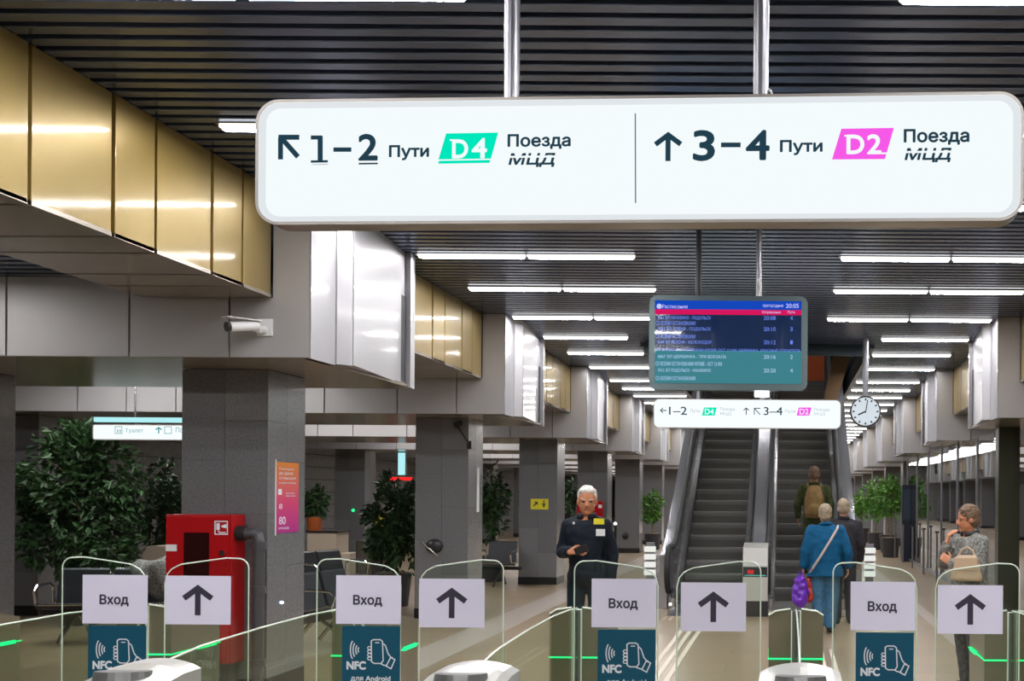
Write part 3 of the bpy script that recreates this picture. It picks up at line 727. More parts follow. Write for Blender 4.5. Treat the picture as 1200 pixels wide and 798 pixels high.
# ================================================================ GATES
LANES = [-5.22, -4.05, -2.881, -1.719, -.545, .635, 1.80]
CAB = [l-.585 for l in LANES]+[LANES[-1]+.585]
lane_word = {0: 'lane beyond the left edge', 1: 'lane at the left picture edge', 2: 'leftmost lane showing signs', 3: 'second lane from the left', 4: 'third lane from the left', 5: 'rightmost lane in view', 6: 'lane past the right edge'}
cabn = {0: 'leftmost', 1: 'second from left', 2: 'third from left', 3: 'fourth from left', 4: 'in the middle', 5: 'right of the middle', 6: 'second from right', 7: 'rightmost'}
def cabinet(x, label):
    t = thing('gate_cabinet', label, 'turnstile', (x, 0, 0), 'gate cabinets')
    hw = .147
    # near pod: arched top
    def arch(w_, z, h, n=10): return [(-w_, .0)] + [(-w_+2*w_*i/n, z+h*math.sin(math.pi*i/n)**.7) for i in range(n+1)] + [(w_, .0)]
    bm = bmesh.new(); secs = [(3.45, .93, .012), (3.58, .975, .022), (3.80, 1.022, .034), (4.00, 1.05, .038), (4.12, 1.052, .036)]
    R_ = [[bm.verts.new((p[0], yy, p[1])) for p in arch(hw, z, h)] for yy, z, h in secs]
    bm.faces.new(R_[0]); bm.faces.new(R_[-1][::-1])
    for a in range(len(R_)-1):
        for i in range(len(R_[0])): bm.faces.new([R_[a][i], R_[a+1][i], R_[a+1][(i+1) % len(R_[0])], R_[a][(i+1) % len(R_[0])]])
    bmesh.ops.recalc_face_normals(bm, faces=bm.faces)
    pod = obj('near_pod', bm, 'pod_white', t, smooth=False)
    obj('card_reader', tube(bmesh.new(), [(0, 3.88, 1.02), (0, 3.885, 1.077)], [.098, .088], 24), 'pod_grey', pod)
    # one upright glass sheet along the middle
    gp = [(4.12, .12), (4.12, 1.04), (4.18, 1.075), (4.4, 1.095), (4.9, 1.108), (5.4, 1.112), (5.8, 1.102), (6.02, 1.09), (6.02, .12)]
    g = obj('side_glass', prism(bmesh.new(), gp, 'x', -.005, .005), 'glass_green', t)
    obj('edge_strip', T([(0, p[0], p[1]) for p in gp[1:8]], .0045, 6), 'glass_edge', g)
    obj('base_rail', B(-hw, hw, 4.1, 6.1, 0, .13), 'pod_brown', t)
    # far pod
    for s in (-1, 1):
        pr = [(s*.022, .0), (s*hw, .0), (s*hw, 1.062)] + [(s*hw*math.cos(math.pi/2*i/6)+s*.022*(1-math.cos(math.pi/2*i/6)), 1.062+.03*math.sin(math.pi/2*i/6)) for i in range(1, 7)]
        o = obj('far_pod_half', prism(bmesh.new(), [(p[0], p[1]) for p in pr], 'y', 6.03, 6.075), 'pod_brown', t)
        obj('top_edge', T([(s*hw, 6.02, 1.06), (s*hw*.75, 6.02, 1.082), (s*.03, 6.02, 1.094)], .005, 6), 'glass_edge', o)
    obj('centre_strip', B(-.020, .020, 6.02, 6.08, 0, 1.08), 'pod_grey', t)
    obj('far_pod_body', prism(bmesh.new(), [(6.077, 0), (6.077, 1.06), (6.55, .965), (6.55, 0)], 'x', -hw+.004, hw-.004), 'pod_brown', t)
    for xx in (-.024, .024): obj('centre_seam', B(xx-.003, xx+.003, 6.012, 6.03, .1, 1.085), 'glass_edge', t)
    bm = bmesh.new(); z = .823
    box(bm, -hw-.004, hw+.004, 6.022, 6.03, z-.004, z+.004)
    for s in (-1, 1): box(bm, s*hw-.003, s*hw+.003, 6.025, 6.555, z-.003, z+.003)
    obj('led_line', bm, 'led_green', t)
    for s in (-1, 1): obj('led_spot', B(s*hw-.006, s*hw+.006, 6.30, 6.50, z-.010, z+.010), 'led_green', t)
    return t
for i, x in enumerate(CAB): cabinet(x, 'glass sided ticket gate cabinet with a pale rounded end, %s' % cabn[i])
pod_hi = None
YG = 5.1
def leafprof(hx, ix, s):
    # hx hinge x, ix inner x ; s=+1 inner is right of hinge
    zt, zi = 1.398, 1.352; r = .045
    pts = [(hx, .22), (hx, zt-r)] + [(hx+s*(r-r*math.cos(a)), zt-r+r*math.sin(a)) for a in [math.radians(q) for q in (20, 40, 60, 80)]]
    pts += [(hx+s*.10, zt+.002), (hx+s*.20, zt-.012), (ix-s*.075, zi+.018)]
    pts += [(ix-s*.06, zi+.012), (ix-s*.03, zi-.004), (ix-s*.01, zi-.028), (ix, zi-.07), (ix, .22)]
    return pts
bxs = 0
for li, lx in enumerate(LANES):
    for s, sd in ((-1, 'left'), (1, 'right')):
        hx = lx + s*.425; ix = lx + s*.043
        showing = 2 <= li <= 5
        lab = 'clear glass gate leaf %s, %s' % (('carrying the Вход sheet and NFC poster' if s < 0 else 'carrying the arrow sheet') if showing else '%s half, without sheets' % sd, lane_word[li])
        t = thing('gate_leaf', lab, 'gate', (0, YG, 0), 'glass gate leaves')
        pr = leafprof(hx, ix, -s)
        bm = bmesh.new()
        front = prism(bm, pr, 'y', -.006, .006); pane = obj('pane', bm, 'glass', t)
        top = pr[:-1]+[pr[-1]]
        obj('pane_edge', T([(p[0], 0, p[1]) for p in pr], .0031, 6), 'glass_edge', pane)
        obj('hinge_block', B(hx-.012 if s > 0 else hx-.03, hx+.03 if s > 0 else hx+.012, -.03, .03, .15, .30), 'pod_grey', t)
        if not showing: continue
        # photo rows of the two sheets differ a little from lane to lane
        dy = {2: 0, 3: 0, 4: 4, 5: 8}[li]
        if s < 0:
            px0 = {2: 97, 3: 394, 4: 693.5, 5: 997}[li]; pyt = {2: 673.5, 3: 674, 4: 678, 5: 681.5}[li]
            a_, b_ = at(px0, pyt, YG-.01), at(px0+75.5, pyt+57.5, YG-.01)
            st = thing('door_sheet', 'white sheet reading Вход on a gate leaf, %s' % lane_word[li], 'sheet', (a_.x, YG-.0105, b_.z), 'entrance sheets')
            ww, hh = b_.x-a_.x, a_.z-b_.z
            obj('paper', B(0, ww, 0, .003, 0, hh), 'paper', st)
            bm = bmesh.new(); text_bm(bm, 'Вход', ww*.265, ww*.715, hh*.355, hh*.60, -.001, .03); obj('lettering', bm, 'paper_ink', st)
            x0p = {2: 103.5, 3: 401, 4: 700.5, 5: 1003}[li]; x1p = x0p+67
            yt = pyt+59.5
            a_, b_ = at(x0p, yt, YG-.009), at(x1p, yt+118, YG-.009)
            st = thing('tap_poster', 'dark teal NFC poster with a phone in hand drawing, %s' % lane_word[li], 'poster', (a_.x, YG-.0095, b_.z), 'payment posters')
            ww, hh = b_.x-a_.x, a_.z-b_.z; k_ = ww/67.
            obj('paper', B(0, ww, 0, .003, 0, hh), 'nfc_blue', st)
            def Q(px, py): return ((px-700.5)*k_, hh-(py-737.5)*k_)
            bm = bmesh.new(); ln = 1.35*k_; dd = -.0015
            for j, rad in enumerate((4, 7, 10.5, 14)):
                cx, cy = 727+1.0, 765
                stroke(bm, [Q(cx-5-rad*.9+ (rad*.35)*(1-math.cos(q)), cy-rad*.85*math.sin(q)) for q in [math.radians(v) for v in range(-60, 61, 20)]], ln, dd)
            stroke(bm, [Q(*p) for p in [(734.5, 754.5), (737, 753), (745, 753), (747.5, 755), (748.5, 777), (746, 780.5), (738, 780.5), (735, 778.5)]], ln, dd, True)
            stroke(bm, [Q(739, 756.5), Q(744, 756.5)], ln*.8, dd)
            for q in (763, 767, 771, 775): stroke(bm, [Q(734.5, q+1.6), Q(731, q+1.2), Q(730.3, q-.6), Q(731.5, q-2), Q(734.5, q-1.6)], ln*.8, dd)
            stroke(bm, [Q(*p) for p in [(748.5, 757.5), (751, 760), (754, 769), (757, 773), (759.5, 774)]], ln, dd)
            stroke(bm, [Q(*p) for p in [(745, 780.5), (749, 782.5), (752.5, 783)]], ln, dd)
            stroke(bm, [Q(*p) for p in [(752, 783.5), (757, 773.5), (762, 776), (757.5, 786.5)]], ln, dd, True)
            text_bm(bm, 'NFC', *(lambda a, b: (a[0], b[0], b[1], a[1]))(Q(706, 778), Q(728.5, 788)), dd, .06)
            text_bm(bm, 'для Android', *(lambda a, b: (a[0], b[0], b[1], a[1]))(Q(711, 795), Q(757, 802)), dd, .03)
            obj('drawing', bm, 'nfc_white', st)
        else:
            px0 = {2: 194, 3: 491.5, 4: 798, 5: 1099}[li]; pyt = {2: 674.5, 3: 678, 4: 682.5, 5: 685.5}[li]
            a_, b_ = at(px0, pyt, YG-.01), at(px0+76, pyt+57.5, YG-.01)
            st = thing('arrow_sheet', 'white sheet with a black upward arrow on a gate leaf, %s' % lane_word[li], 'sheet', (a_.x, YG-.0105, b_.z), 'arrow sheets')
            ww, hh = b_.x-a_.x, a_.z-b_.z
            obj('paper', B(0, ww, 0, .003, 0, hh), 'paper', st)
            bm = bmesh.new(); arrow_up(bm, ww*.255, ww*.745, hh*.19, hh*.83, .026, -.001); obj('arrow', bm, 'paper_ink', st)

# ================================================================ ESCALATORS
YE = 16.7
def escalator(xl, xr, label, twin_left):
    t = thing('escalator', label, 'escalator', (0, 0, 0), 'twin escalators')
    Y0 = YE+.9; rise, run = .2, .3465
    pf = [(0, 0), (0, -.19)]
    bm = bmesh.new(); prism(bm, [(0, -.0), (run+.0, -.0), (run, -.3), (.10, -.3), (.085, -.2), (.055, -.13), (.018, -.075), (.004, -.03)], 'x', xl, xr)
    me = bpy.data.meshes.new('step'); bm.to_mesh(me); bm.free(); me.materials.append(MATS['step'])
    bm = bmesh.new(); n = 34
    for i in range(n):
        x = xl+(i+.5)*(xr-xl)/n; box(bm, x-.008, x+.008, -.008, run, -.016, .006)
    men = bpy.data.meshes.new('tread_cleats'); bm.to_mesh(men); bm.free(); men.materials.append(MATS['step_nose'])
    for k in range(-2, 31):
        z = max(0, k)*rise*1.0; y = Y0+k*run
        if k < 0: z = 0
        s = put('step', me, None, t, (0, y, z+.012)); put('tread_cleats', men, None, s)
    obj('comb_plate', B(xl-.02, xr+.02, YE-.9, YE+.22, .0, .012), 'steel_dark', t)
    sl = rise/run; LEN = 30*run
    def path(dz, d0=-.9):   # line parallel to the steps, lifted by dz
        return [(Y0-.85, dz), (Y0-.25, dz+.0), (Y0+.1, dz+.10), (Y0+.6, dz+.6*sl-.0), (Y0+LEN, dz+LEN*sl)]
    for side, x in (('l', xl), ('r', xr)):
        s = -1 if side == 'l' else 1
        hi, lo = path(.88), path(-.0)
        pr = hi + [(p[0], max(p[1]-.06, .0) if i < 2 else p[1]-.25) for i, p in reversed(list(enumerate(lo)))]
        o = obj('balustrade', prism(bmesh.new(), pr, 'x', min(x+s*.06, x+s*.10), max(x+s*.06, x+s*.10)), 'balustrade', t)
        # skirt and deck
        pr = path(.16)+[(p[0], max(0.0, p[1]-.3)) for p in reversed(path(0))]
        obj('skirt', prism(bmesh.new(), pr, 'x', min(x+s*.006, x+s*.06), max(x+s*.006, x+s*.06)), 'steel', t)
        # handrail with rounded newel end
        hp = path(.93); pts = [Vector((x+s*.08, p[0], p[1])) for p in hp[1:]]
        newel = [Vector((x+s*.08, Y0-.95-.30*math.sin(math.radians(a)), .60+.33*math.cos(math.radians(a)))) for a in range(180, -1, -20)]
        obj('handrail', T([Vector((x+s*.08, Y0-.6, .27))]+newel+pts, .042, 10), 'rubber', t)
        bm = bmesh.new()
        pr = [(Y0-.95-.27*math.sin(math.radians(a)), .60+.29*math.cos(math.radians(a))) for a in range(0, 181, 15)]+[(Y0-.7, .0), (Y0-.6, 0), (Y0-.6, .89)]
        obj('newel', prism(bm, pr, 'x', x+s*.08-.03, x+s*.08+.03), 'steel_dark', t)
    return t, Y0, sl, LEN, path
tl_, Y0, sl, LEN, path = escalator(-1.68, -.70, 'left escalator of the pair, empty', True)
tr_, *_ = escalator(-.20, .80, 'right escalator of the pair, carrying the man with a backpack', False)
# shared middle deck and outer decks
def deckprof(dz): return path(dz)+[(p[0], max(0.0, p[1]-.9)) for p in reversed(path(0))]
obj('outer_deck', prism(bmesh.new(), deckprof(.80), 'x', -1.96, -1.80), 'deck_steel', tl_)
obj('outer_deck', prism(bmesh.new(), deckprof(.80), 'x', .92, 1.12), 'deck_steel', tr_)
md = thing('escalator_deck', 'long polished metal deck sloping up between the two escalators', 'deck', (0, 0, 0))
obj('panel', prism(bmesh.new(), deckprof(.80), 'x', -.575, -.325), 'balustrade', md)
for xx in (-.56, -.34): obj('deck_rib', tube(bmesh.new(), [(xx, p[0], p[1]+.008) for p in path(.80)], .010, 8), 'chrome', md)
for y_ in (20.5, 24.5): lightline(-1.5, .55, y_, 7.55, 'added light line above the escalator well, %s' % ('lower end' if y_ < 22 else 'upper end'), 'side_tube', 'added well light lines')  # unseen lamps added to brighten the steps and give the deck highlights
# console between the two
t = thing('escalator_console', 'pale metal console with red and green display between the two escalators', 'console', (-.45, Y0-1.85, 0))
obj('body', prism(bmesh.new(), [(0, 0), (0, .72), (.10, .97), (.55, 1.02), (.55, 0)], 'x', -.175, .175), 'pod_white', t)
em('disp_red', (.6, .02, .03), 1.0); em('disp_green', (.1, .5, .42), 1.0)
obj('display', B(-.17, .17, -.004, .001, .56, .70), 'black', t); obj('red_lamp', B(-.11, -.02, -.007, -.003, .60, .66), 'disp_red', t); obj('green_lamp', B(-.15, .15, -.007, -.003, .575, .588), 'disp_green', t)
obj('kick_panel', B(-.185, .185, -.006, 0, .0, .22), 'black', t)
# striped ceiling-light reflections at both outer newels, made as glowing bars
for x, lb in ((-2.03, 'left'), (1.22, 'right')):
    t = thing('newel_glint', 'ceiling light reflections drawn as stacked white bars at the outer %s foot of the escalators' % lb, 'light', (x, Y0-1.1, 0))
    for k in range(4): obj('glint_bar', B(-.085, .085, 0, .06, .52+k*.115, .60+k*.115, bev=.01), 'glint_glow' if 'glint_glow' in MATS else em('glint_glow', (.95, .95, .9), .9).name, t)
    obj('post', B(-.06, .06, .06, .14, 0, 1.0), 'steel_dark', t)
q = at(785, 708.5, 15.6)
t = obj('floor_lamp_dot', disc(bmesh.new(), (q.x, 15.65, q.z), .02, 'y', .02, 10), 'lamp_white'); tag(t, 'tiny bright lamp at the foot of the left escalator newel', 'lamp')

# ================================================================ RIGHT SIDE GLASS WALL
XG = 3.22
t = struct('wall_right_glass', 'glass partition along the right aisle'); t.name = 'trim_60'
for k in range(6):
    y0 = 16.8+k*2.2; obj('glass_pane', B(XG, XG+.012, y0+.03, y0+2.17, .08, ZB-.01), 'glass_wall', t); obj('mullion', B(XG-.02, XG+.04, y0+2.17, y0+2.23, 0, ZB-.005), 'steel_dark', t)
obj('bottom_rail', B(XG-.02, XG+.035, 16.8, 30, 0, .08), 'steel_dark', t)
pm('kiosk_navy', (.010, .016, .035), .35)
pm('post_olive', (.045, .048, .030), .35, .4)
q = ax(1170, 16.3); q2 = ax(1195, 16.3)
o = obj('glass_corner_post', B(q, q2, 16.3, 16.55, 0, ZB-.003), 'post_olive'); tag(o, 'wide dark olive post at the right end of the glass partition', 'post')
for k in range(6):
    y = 20.2+k*2.2
    t = thing('railing_post', 'thin steel post with a round cap before the glass partition, %s from the right' % ORD[k], 'post', (3.0, y, 0), 'railing posts')
    obj('post', T([(0,0,0), (0,0,1.0)], .022), 'steel_dark', t); obj('cap', T([(0,0,.985), (0,0,1.02)], .045, 12), 'chrome', t)
q = at(1057, 568, 29.5)
t = thing('info_totem', 'tall narrow navy blue kiosk at the far end of the glass partition', 'kiosk', (q.x, 29.4, 0)); obj('body', B(0, .26, 0, .3, 0, q.z, bev=.01), 'kiosk_navy', t); obj('screen', B(.03, .23, -.004, 0, 1.1, q.z-.12), 'sign_dark', t)
for a0, a1, lb in (((1060, 549), (1091, 560), 'larger'), ((1117, 553), (1130, 565), 'smaller')):
    a_, b_ = at(*a0, 34), at(*a1, 34); t = thing('aisle_sign', '%s pale cyan lit sign seen in the right aisle behind glass' % lb, 'sign', (a_.x, 34, b_.z))
    obj('case', B(0, b_.x-a_.x, .004, .1, 0, a_.z-b_.z, bev=.01), 'steel_dark', t); obj('face', B(.02, b_.x-a_.x-.02, 0, .004, .02, a_.z-b_.z-.02), 'cyan_sign', t)
    obj('hanger_rod', T([((b_.x-a_.x)/2, .05, a_.z-b_.z-.005), ((b_.x-a_.x)/2, .05, ZS-b_.z)], .015), 'steel', t)

# ================================================================ PLANTS
def foliage(bm, cx, cy, cz, rx, ry, rz, n, size, seed):
    rnd = random.Random(seed)
    for i in range(n):
        while True:
            p = Vector((rnd.uniform(-1, 1), rnd.uniform(-1, 1), rnd.uniform(-1, 1)))
            if p.length < 1: break
        nn = noise.noise(p*2.2+Vector((seed, 0, 0)))
        if p.length > .72+nn*.9: continue
        c = Vector((cx+p.x*rx, cy+p.y*ry, cz+p.z*rz))
        d = (Vector((p.x, p.y, p.z-.4))+Vector((rnd.gauss(0, .6), rnd.gauss(0, .6), rnd.gauss(0, .5)))).normalized()
        s = d.cross(Vector((rnd.gauss(0, 1), rnd.gauss(0, 1), rnd.gauss(0, 1)))).normalized(); L = size*rnd.uniform(.7, 1.3)
        up = d.cross(s)*L*.12
        v = [bm.verts.new(c), bm.verts.new(c+d*L*.45+s*L*.26+up), bm.verts.new(c+d*L), bm.verts.new(c+d*L*.45-s*L*.26+up)]
        bm.faces.new(v)
    return bm
def plant(px, pyc, Y, rx_px, rz_px, label, mat='leaf_dark', n=2500, size=.11, trunk=True, pot=(.26, .5), potmat='pot', lob=None, grp=None, z0=0):
    c = at(px, pyc, Y); k = Y/F
    t = thing('potted_tree', label, 'plant', (c.x, Y, z0), grp); cz = c.z-z0
    bm = bmesh.new(); foliage(bm, 0, 0, cz, rx_px*k*1.15, rx_px*k*1.0, rz_px*k*1.15, n, size, int(px)+3)
    if lob:
        for (dx, dz, r, m_) in lob: foliage(bm, dx*k, random.uniform(-.2, .2), cz+dz*k, r*k, r*k, r*k*.8, m_, size, int(px+dx))
    o = obj('foliage', bm, mat, t); o['kind'] = 'stuff'
    rnd = random.Random(int(px)); ph = pot[1]
    obj('trunk', T([(0, 0, ph-.05), (.02, 0, (ph+cz)/2), (-.01, .01, cz+rz_px*k*.4)], [.03, .025, .012], 8), 'bark', t)
    for j in range(5):
        a = rnd.uniform(0, 6.28); z = cz-rz_px*k*rnd.uniform(-.1, .7)
        obj('branch', T([(0, 0, z), (math.cos(a)*rx_px*k*.4, math.sin(a)*rx_px*k*.4, z+rz_px*k*.35), (math.cos(a)*rx_px*k*.75, math.sin(a)*rx_px*k*.75, z+rz_px*k*.5)], [.014, .010, .005], 6), 'bark', t)
    obj('pot', tube(bmesh.new(), [(0, 0, 0), (0, 0, ph)], [pot[0]*.8, pot[0]], 20), potmat, t)
    pt = t.children[-1]; obj('soil', tube(bmesh.new(), [(0, 0, ph-.001), (0, 0, ph+.01)], [pot[0]*.9, pot[0]*.88], 18), 'bark', pt)
    return t
plant(96, 586, 14.3, 60, 80, 'large dark leafy ficus tree behind the left bench', n=9000, size=.11, lob=[(-42, -52, 34, 700), (38, -55, 36, 900), (-25, 55, 34, 600), (8, 78, 22, 300), (50, 10, 34, 600), (-50, 5, 28, 450)])
plant(196, 598, 17.6, 26, 54, 'smaller dark tree between the ficus and the nearest column', n=2600, size=.12)
plant(462, 620, 16.9, 30, 58, 'dark bushy potted tree left of the second column', n=4200, size=.12)
plant(369, 588, 21.8, 13, 17, 'small dark plant in an orange pot on a counter right of the nearest column', n=900, size=.13, pot=(.15, .28), potmat='orange_pot', z0=at(368, 624, 21.8).z+.02)
plant(577, 590, 21.8, 15, 40, 'dark green potted tree right of the second column', n=1500, size=.13)
plant(669, 580, 31, 8, 20, 'dark plant just left of the guard behind him', n=600, size=.15)
plant(765, 594, 35, 11, 18, 'olive green plant between columns left of the escalators', 'leaf_fresh', n=900, size=.16)
for px, Y, r, lb in ((1010, 41, 9, 'farthest of the row'), (1026, 36, 17, 'third from the kiosk'), (1044, 31.5, 18, 'nearest the kiosk'), (1041, 34.2, 12, 'second from the kiosk')):
    yy = {1010: 592, 1026: 586, 1044: 584, 1041: 584}[px]
    plant(px, yy, Y, r, r*1.25, 'round topped green tree with bare stem in a dark pot, %s' % lb, 'leaf_fresh', n=1500, size=.15, pot=(.27, .55), grp='standard trees by the right aisle')

# ================================================================ BENCHES
def bench(px, Y, seats, label, rz=0., z=0):
    t = thing('waiting_bench', label, 'bench', (ax(px, Y), Y, z), rz=rz); sw = .58
    obj('beam', B(-.1, seats*sw+.1, .12, .20, .30, .36), 'black', t)
    for i in range(seats):
        x0 = i*sw+.03; x1 = (i+1)*sw-.03
        s = obj('seat', prism(bmesh.new(), [(-.22, .40), (-.24, .44), (-.18, .46), (.18, .42), (.22, .40), (.2, .375), (-.18, .40)], 'x', x0, x1), 'leather', t)
        b = obj('backrest', prism(bmesh.new(), [(.20, .43), (.24, .44), (.36, .80), (.33, .82), (.30, .80)], 'x', x0, x1), 'leather', t)
        obj('back_frame', T([(x0, .27, .42), (x0, .35, .81), (x1, .35, .81), (x1, .27, .42)], .014, 8), 'chrome', b)
        obj('front_rail', T([(x0, -.23, .445), (x1, -.23, .445)], .012, 8), 'chrome', s)
    for x in (0, seats*sw):
        obj('armrest', T([(x, .22, .42), (x, .20, .62), (x, .12, .66), (x, -.14, .65), (x, -.20, .60), (x, -.16, .44)], .016, 8), 'chrome', t)
    for x in (sw*.5, seats*sw-sw*.5):
        obj('leg', T([(x, -.28, .02), (x, -.20, .10), (x, .10, .30), (x, .16, .33)], .024, 8), 'chrome', t); obj('leg', T([(x, .46, .02), (x, .38, .12), (x, .20, .30)], .024, 8), 'chrome', t)
    return t
b1 = bench(52, 12.5, 3, 'black and chrome waiting bench in front of the ficus', rz=.12)
bench(566, 20.6, 1, 'black bench seat right of the second column', rz=-.05)
bench(372, 11.9, 2, 'chrome framed bench seen edge on right of the nearest column', rz=1.45)
bench(360, 16.3, 2, 'second chrome bench farther behind the nearest column', rz=1.3)

# folded coat on the bench
def blobmesh(bm, voxel, smooth=4, name='body'):
    me = bpy.data.meshes.new(name); bm.to_mesh(me); bm.free(); o = bpy.data.objects.new('tmp', me); C.objects.link(o)
    m = o.modifiers.new('r', 'REMESH'); m.mode = 'VOXEL'; m.voxel_size = voxel
    s = o.modifiers.new('s', 'SMOOTH'); s.iterations = smooth; s.factor = .6
    dg = bpy.context.evaluated_depsgraph_get(); dg.update()
    r = bpy.data.meshes.new_from_object(o.evaluated_get(dg)); r.name = name
    bpy.data.objects.remove(o); bpy.data.meshes.remove(me)
    for p in r.polygons: p.use_smooth = True
    return r
def cap(bm, a, b, r1, r2, seg=14, sq=None):
    """capsule from a to b"""
    a, b = Vector(a), Vector(b); d = b-a; L = d.length
    if L < 1e-5: d = Vector((0, 0, 1)); L = 1e-4
    d = d.normalized(); pts, rad = [], []
    for k in range(5): q = math.pi/2*(1-k/4.5); pts.append(a-d*r1*math.sin(q)); rad.append(max(1e-4, r1*math.cos(q)))
    pts += [a, b]; rad += [r1, r2]
    for k in range(1, 6): q = math.pi/2*k/5.3; pts.append(b+d*r2*math.sin(q)); rad.append(max(1e-4, r2*math.cos(q)))
    return tube(bm, pts, rad, seg)
def chain(bm, pts, rad):
    for i in range(len(pts)-1): cap(bm, pts[i], pts[i+1], rad[i], rad[i+1])
def loft(bm, secs, seg=24, p=2.4):
    """secs: (center Vector, rx, ry, yaw) horizontal super-ellipses from bottom to top"""
    rings = []
    for c, rx, ry, yaw in secs:
        c = Vector(c); rr = []
        for k in range(seg):
            a = 2*math.pi*k/seg; ca, sa = math.cos(a), math.sin(a)
            x = rx*math.copysign(abs(ca)**(2/p), ca); y = ry*math.copysign(abs(sa)**(2/p), sa)
            rr.append(bm.verts.new(c+Vector((x*math.cos(yaw)-y*math.sin(yaw), x*math.sin(yaw)+y*math.cos(yaw), 0))))
        rings.append(rr)
    for i in range(len(rings)-1):
        for k in range(seg): bm.faces.new([rings[i][k], rings[i][(k+1)%seg], rings[i+1][(k+1)%seg], rings[i+1][k]])
    bm.faces.new(rings[0][::-1]); bm.faces.new(rings[-1]); return bm
def ell(bm, c, rx, ry, rz, M=None, u=20, v=14):
    mt = Matrix.Translation(c) @ (M or Matrix.Identity(4)) @ Matrix.Diagonal((rx, ry, rz, 1))
    bmesh.ops.create_uvsphere(bm, u_segments=u, v_segments=v, radius=1, matrix=mt)
bm = bmesh.new(); ell(bm, Vector((0,0,0)), .24, .17, .17); ell(bm, Vector((.16,-.02,-.1)), .2, .16, .2); ell(bm, Vector((-.14,.05,.07)), .16, .14, .12); cap(bm, (.1,-.1,.1), (.3,-.12,-.28), .09, .07); cap(bm, (-.1,0,.1), (.2,.02,.2), .05, .06)
me = blobmesh(bm, .022, 4, 'checked_coat'); q = at(168, 687, 12.5)
for v in me.vertices: v.co += v.co.normalized()*noise.noise(v.co*9)*.03
co = put('checked_coat', me, 'tweed', None, (q.x, 12.72, .74)); tag(co, 'bundled grey checked coat on the right end of the left bench', 'coat')

# small furniture behind
q = at(167, 640, 15.9)
t = thing('service_desk', 'beige stepped counter partly behind the red cabinet', 'counter', (q.x, 15.9, 0)); obj('body', prism(bmesh.new(), [(0, 0), (0, q.z-.12), (.06, q.z), (.62, q.z), (.62, 0)], 'y', 0, .5), 'beige', t); obj('front_panel', B(.14, .40, -.006, 0, .2, q.z-.22), 'sign_dark', t)
q = at(360, 624, 21.5)
t = thing('service_desk', 'low beige counter between the nearest and second column', 'counter', (q.x, 21.5, 0)); obj('body', prism(bmesh.new(), [(0, 0), (0, q.z), (.56, q.z), (.56, q.z-.4), (.82, q.z-.4), (.82, 0)], 'y', 0, .6), 'beige', t); obj('top', B(-.02, .60, -.02, .62, q.z, q.z+.03), 'black', t)
q = at(417, 633, 18.6)
t = thing('litter_bin', 'silver and dark square litter bin left of the second column', 'bin', (q.x, 18.6, 0)); obj('body', B(0, .26, 0, .3, .04, q.z), 'steel', t); obj('side_panel', B(.262, .43, 0, .3, .04, q.z-.01), 'pipe', t); obj('base', B(0, .43, .01, .29, 0, .042), 'black', t)
q = at(440, 603, 25); q2 = at(447, 633, 25)
t = thing('warning_board', 'narrow orange and white board left of the second column', 'board', (q.x, 25, 0)); obj('panel', B(0, .15, 0, .03, .75, q.z), 'yellow', t); obj('stand', B(.02, .12, 0, .03, 0, .75), 'white_plastic', t)
q = at(455, 559, 27); q2 = at(483, 563, 27)
t = thing('red_display', 'thin red lit display bar above the bushy tree', 'display', (q.x, 27, 0)); obj('bar', B(0, q2.x-q.x, 0, .05, q2.z, q.z), em('red_led', (.9, .02, .02), 1.2).name, t); obj('post', T([(.05, .03, 0), (.05, .03, q2.z+.001)], .03), 'black', t)
q = at(466, 530, 27.6); q2 = at(475, 557, 27.6)
t = thing('aisle_sign', 'narrow upright green white lit sign above the red display bar', 'sign', (q.x, 27.6, q2.z)); obj('case', B(0, q2.x-q.x, .01, .1, 0, q.z-q2.z), 'steel_dark', t); obj('face', B(.01, q2.x-q.x-.01, 0, .01, .01, q.z-q2.z-.01), 'cyan_sign', t); obj('hanger_rod', T([(.09, .05, q.z-q2.z-.005), (.09, .05, ZS-q2.z)], .015), 'steel', t)
q = at(413, 598, 26.9)
t = obj('indicator_lamp', disc(bmesh.new(), (q.x, 26.92, q.z), .035, 'y', .04, 12), 'led_green'); tag(t, 'small green lamp on the far left aisle column', 'lamp')
q = at(721, 615, 30); t = thing('bollard_lamp', 'small white lamp on a thin stand right of the guard', 'lamp', (q.x, 22, 0)); qz = at(721, 615, 22); t.location.x = qz.x; obj('stand', T([(0,0,0), (0,0,qz.z)], .03), 'black', t); bm = bmesh.new(); bmesh.ops.create_uvsphere(bm, u_segments=12, v_segments=8, radius=.035, matrix=Matrix.Translation((0,0,qz.z+.02))); obj('bulb', bm, 'lamp_white', t)

# ================================================================ PEOPLE
def hand(bm, wr, d, up, s=1., curl=.5, side=1):
    """palm along d from the wrist; up = back of the hand; side = thumb direction sign"""
    wr = Vector(wr); d = Vector(d).normalized(); up = Vector(up); up = (up-d*up.dot(d)).normalized(); rt = d.cross(up)*side
    for k in range(4):
        off = (k-1.5)*.019*s
        cap(bm, wr+rt*off*.6, wr+d*.085*s+rt*off, .014*s, .012*s, 8)
        Ls = (.038, .044, .041, .032)[k]*s; p = wr+d*.088*s+rt*off; a = d
        for j in range(3):
            a = (a*math.cos(curl*.6)-up*math.sin(curl*.6)).normalized(); q = p+a*Ls*(1, .7, .55)[j]
            cap(bm, p, q, (.0095, .0088, .008)[j]*s, (.0088, .008, .007)[j]*s, 8); p = q
    b = wr+d*.025*s-rt*.028*s; m_ = b+(d*.6-rt*.7-up*.2).normalized()*.04*s
    cap(bm, wr+d*.02*s, b, .015*s, .013*s, 8); cap(bm, b, m_, .0125*s, .011*s, 8); cap(bm, m_, m_+(d*.9-rt*.2-up*.3).normalized()*.035*s, .0105*s, .009*s, 8)
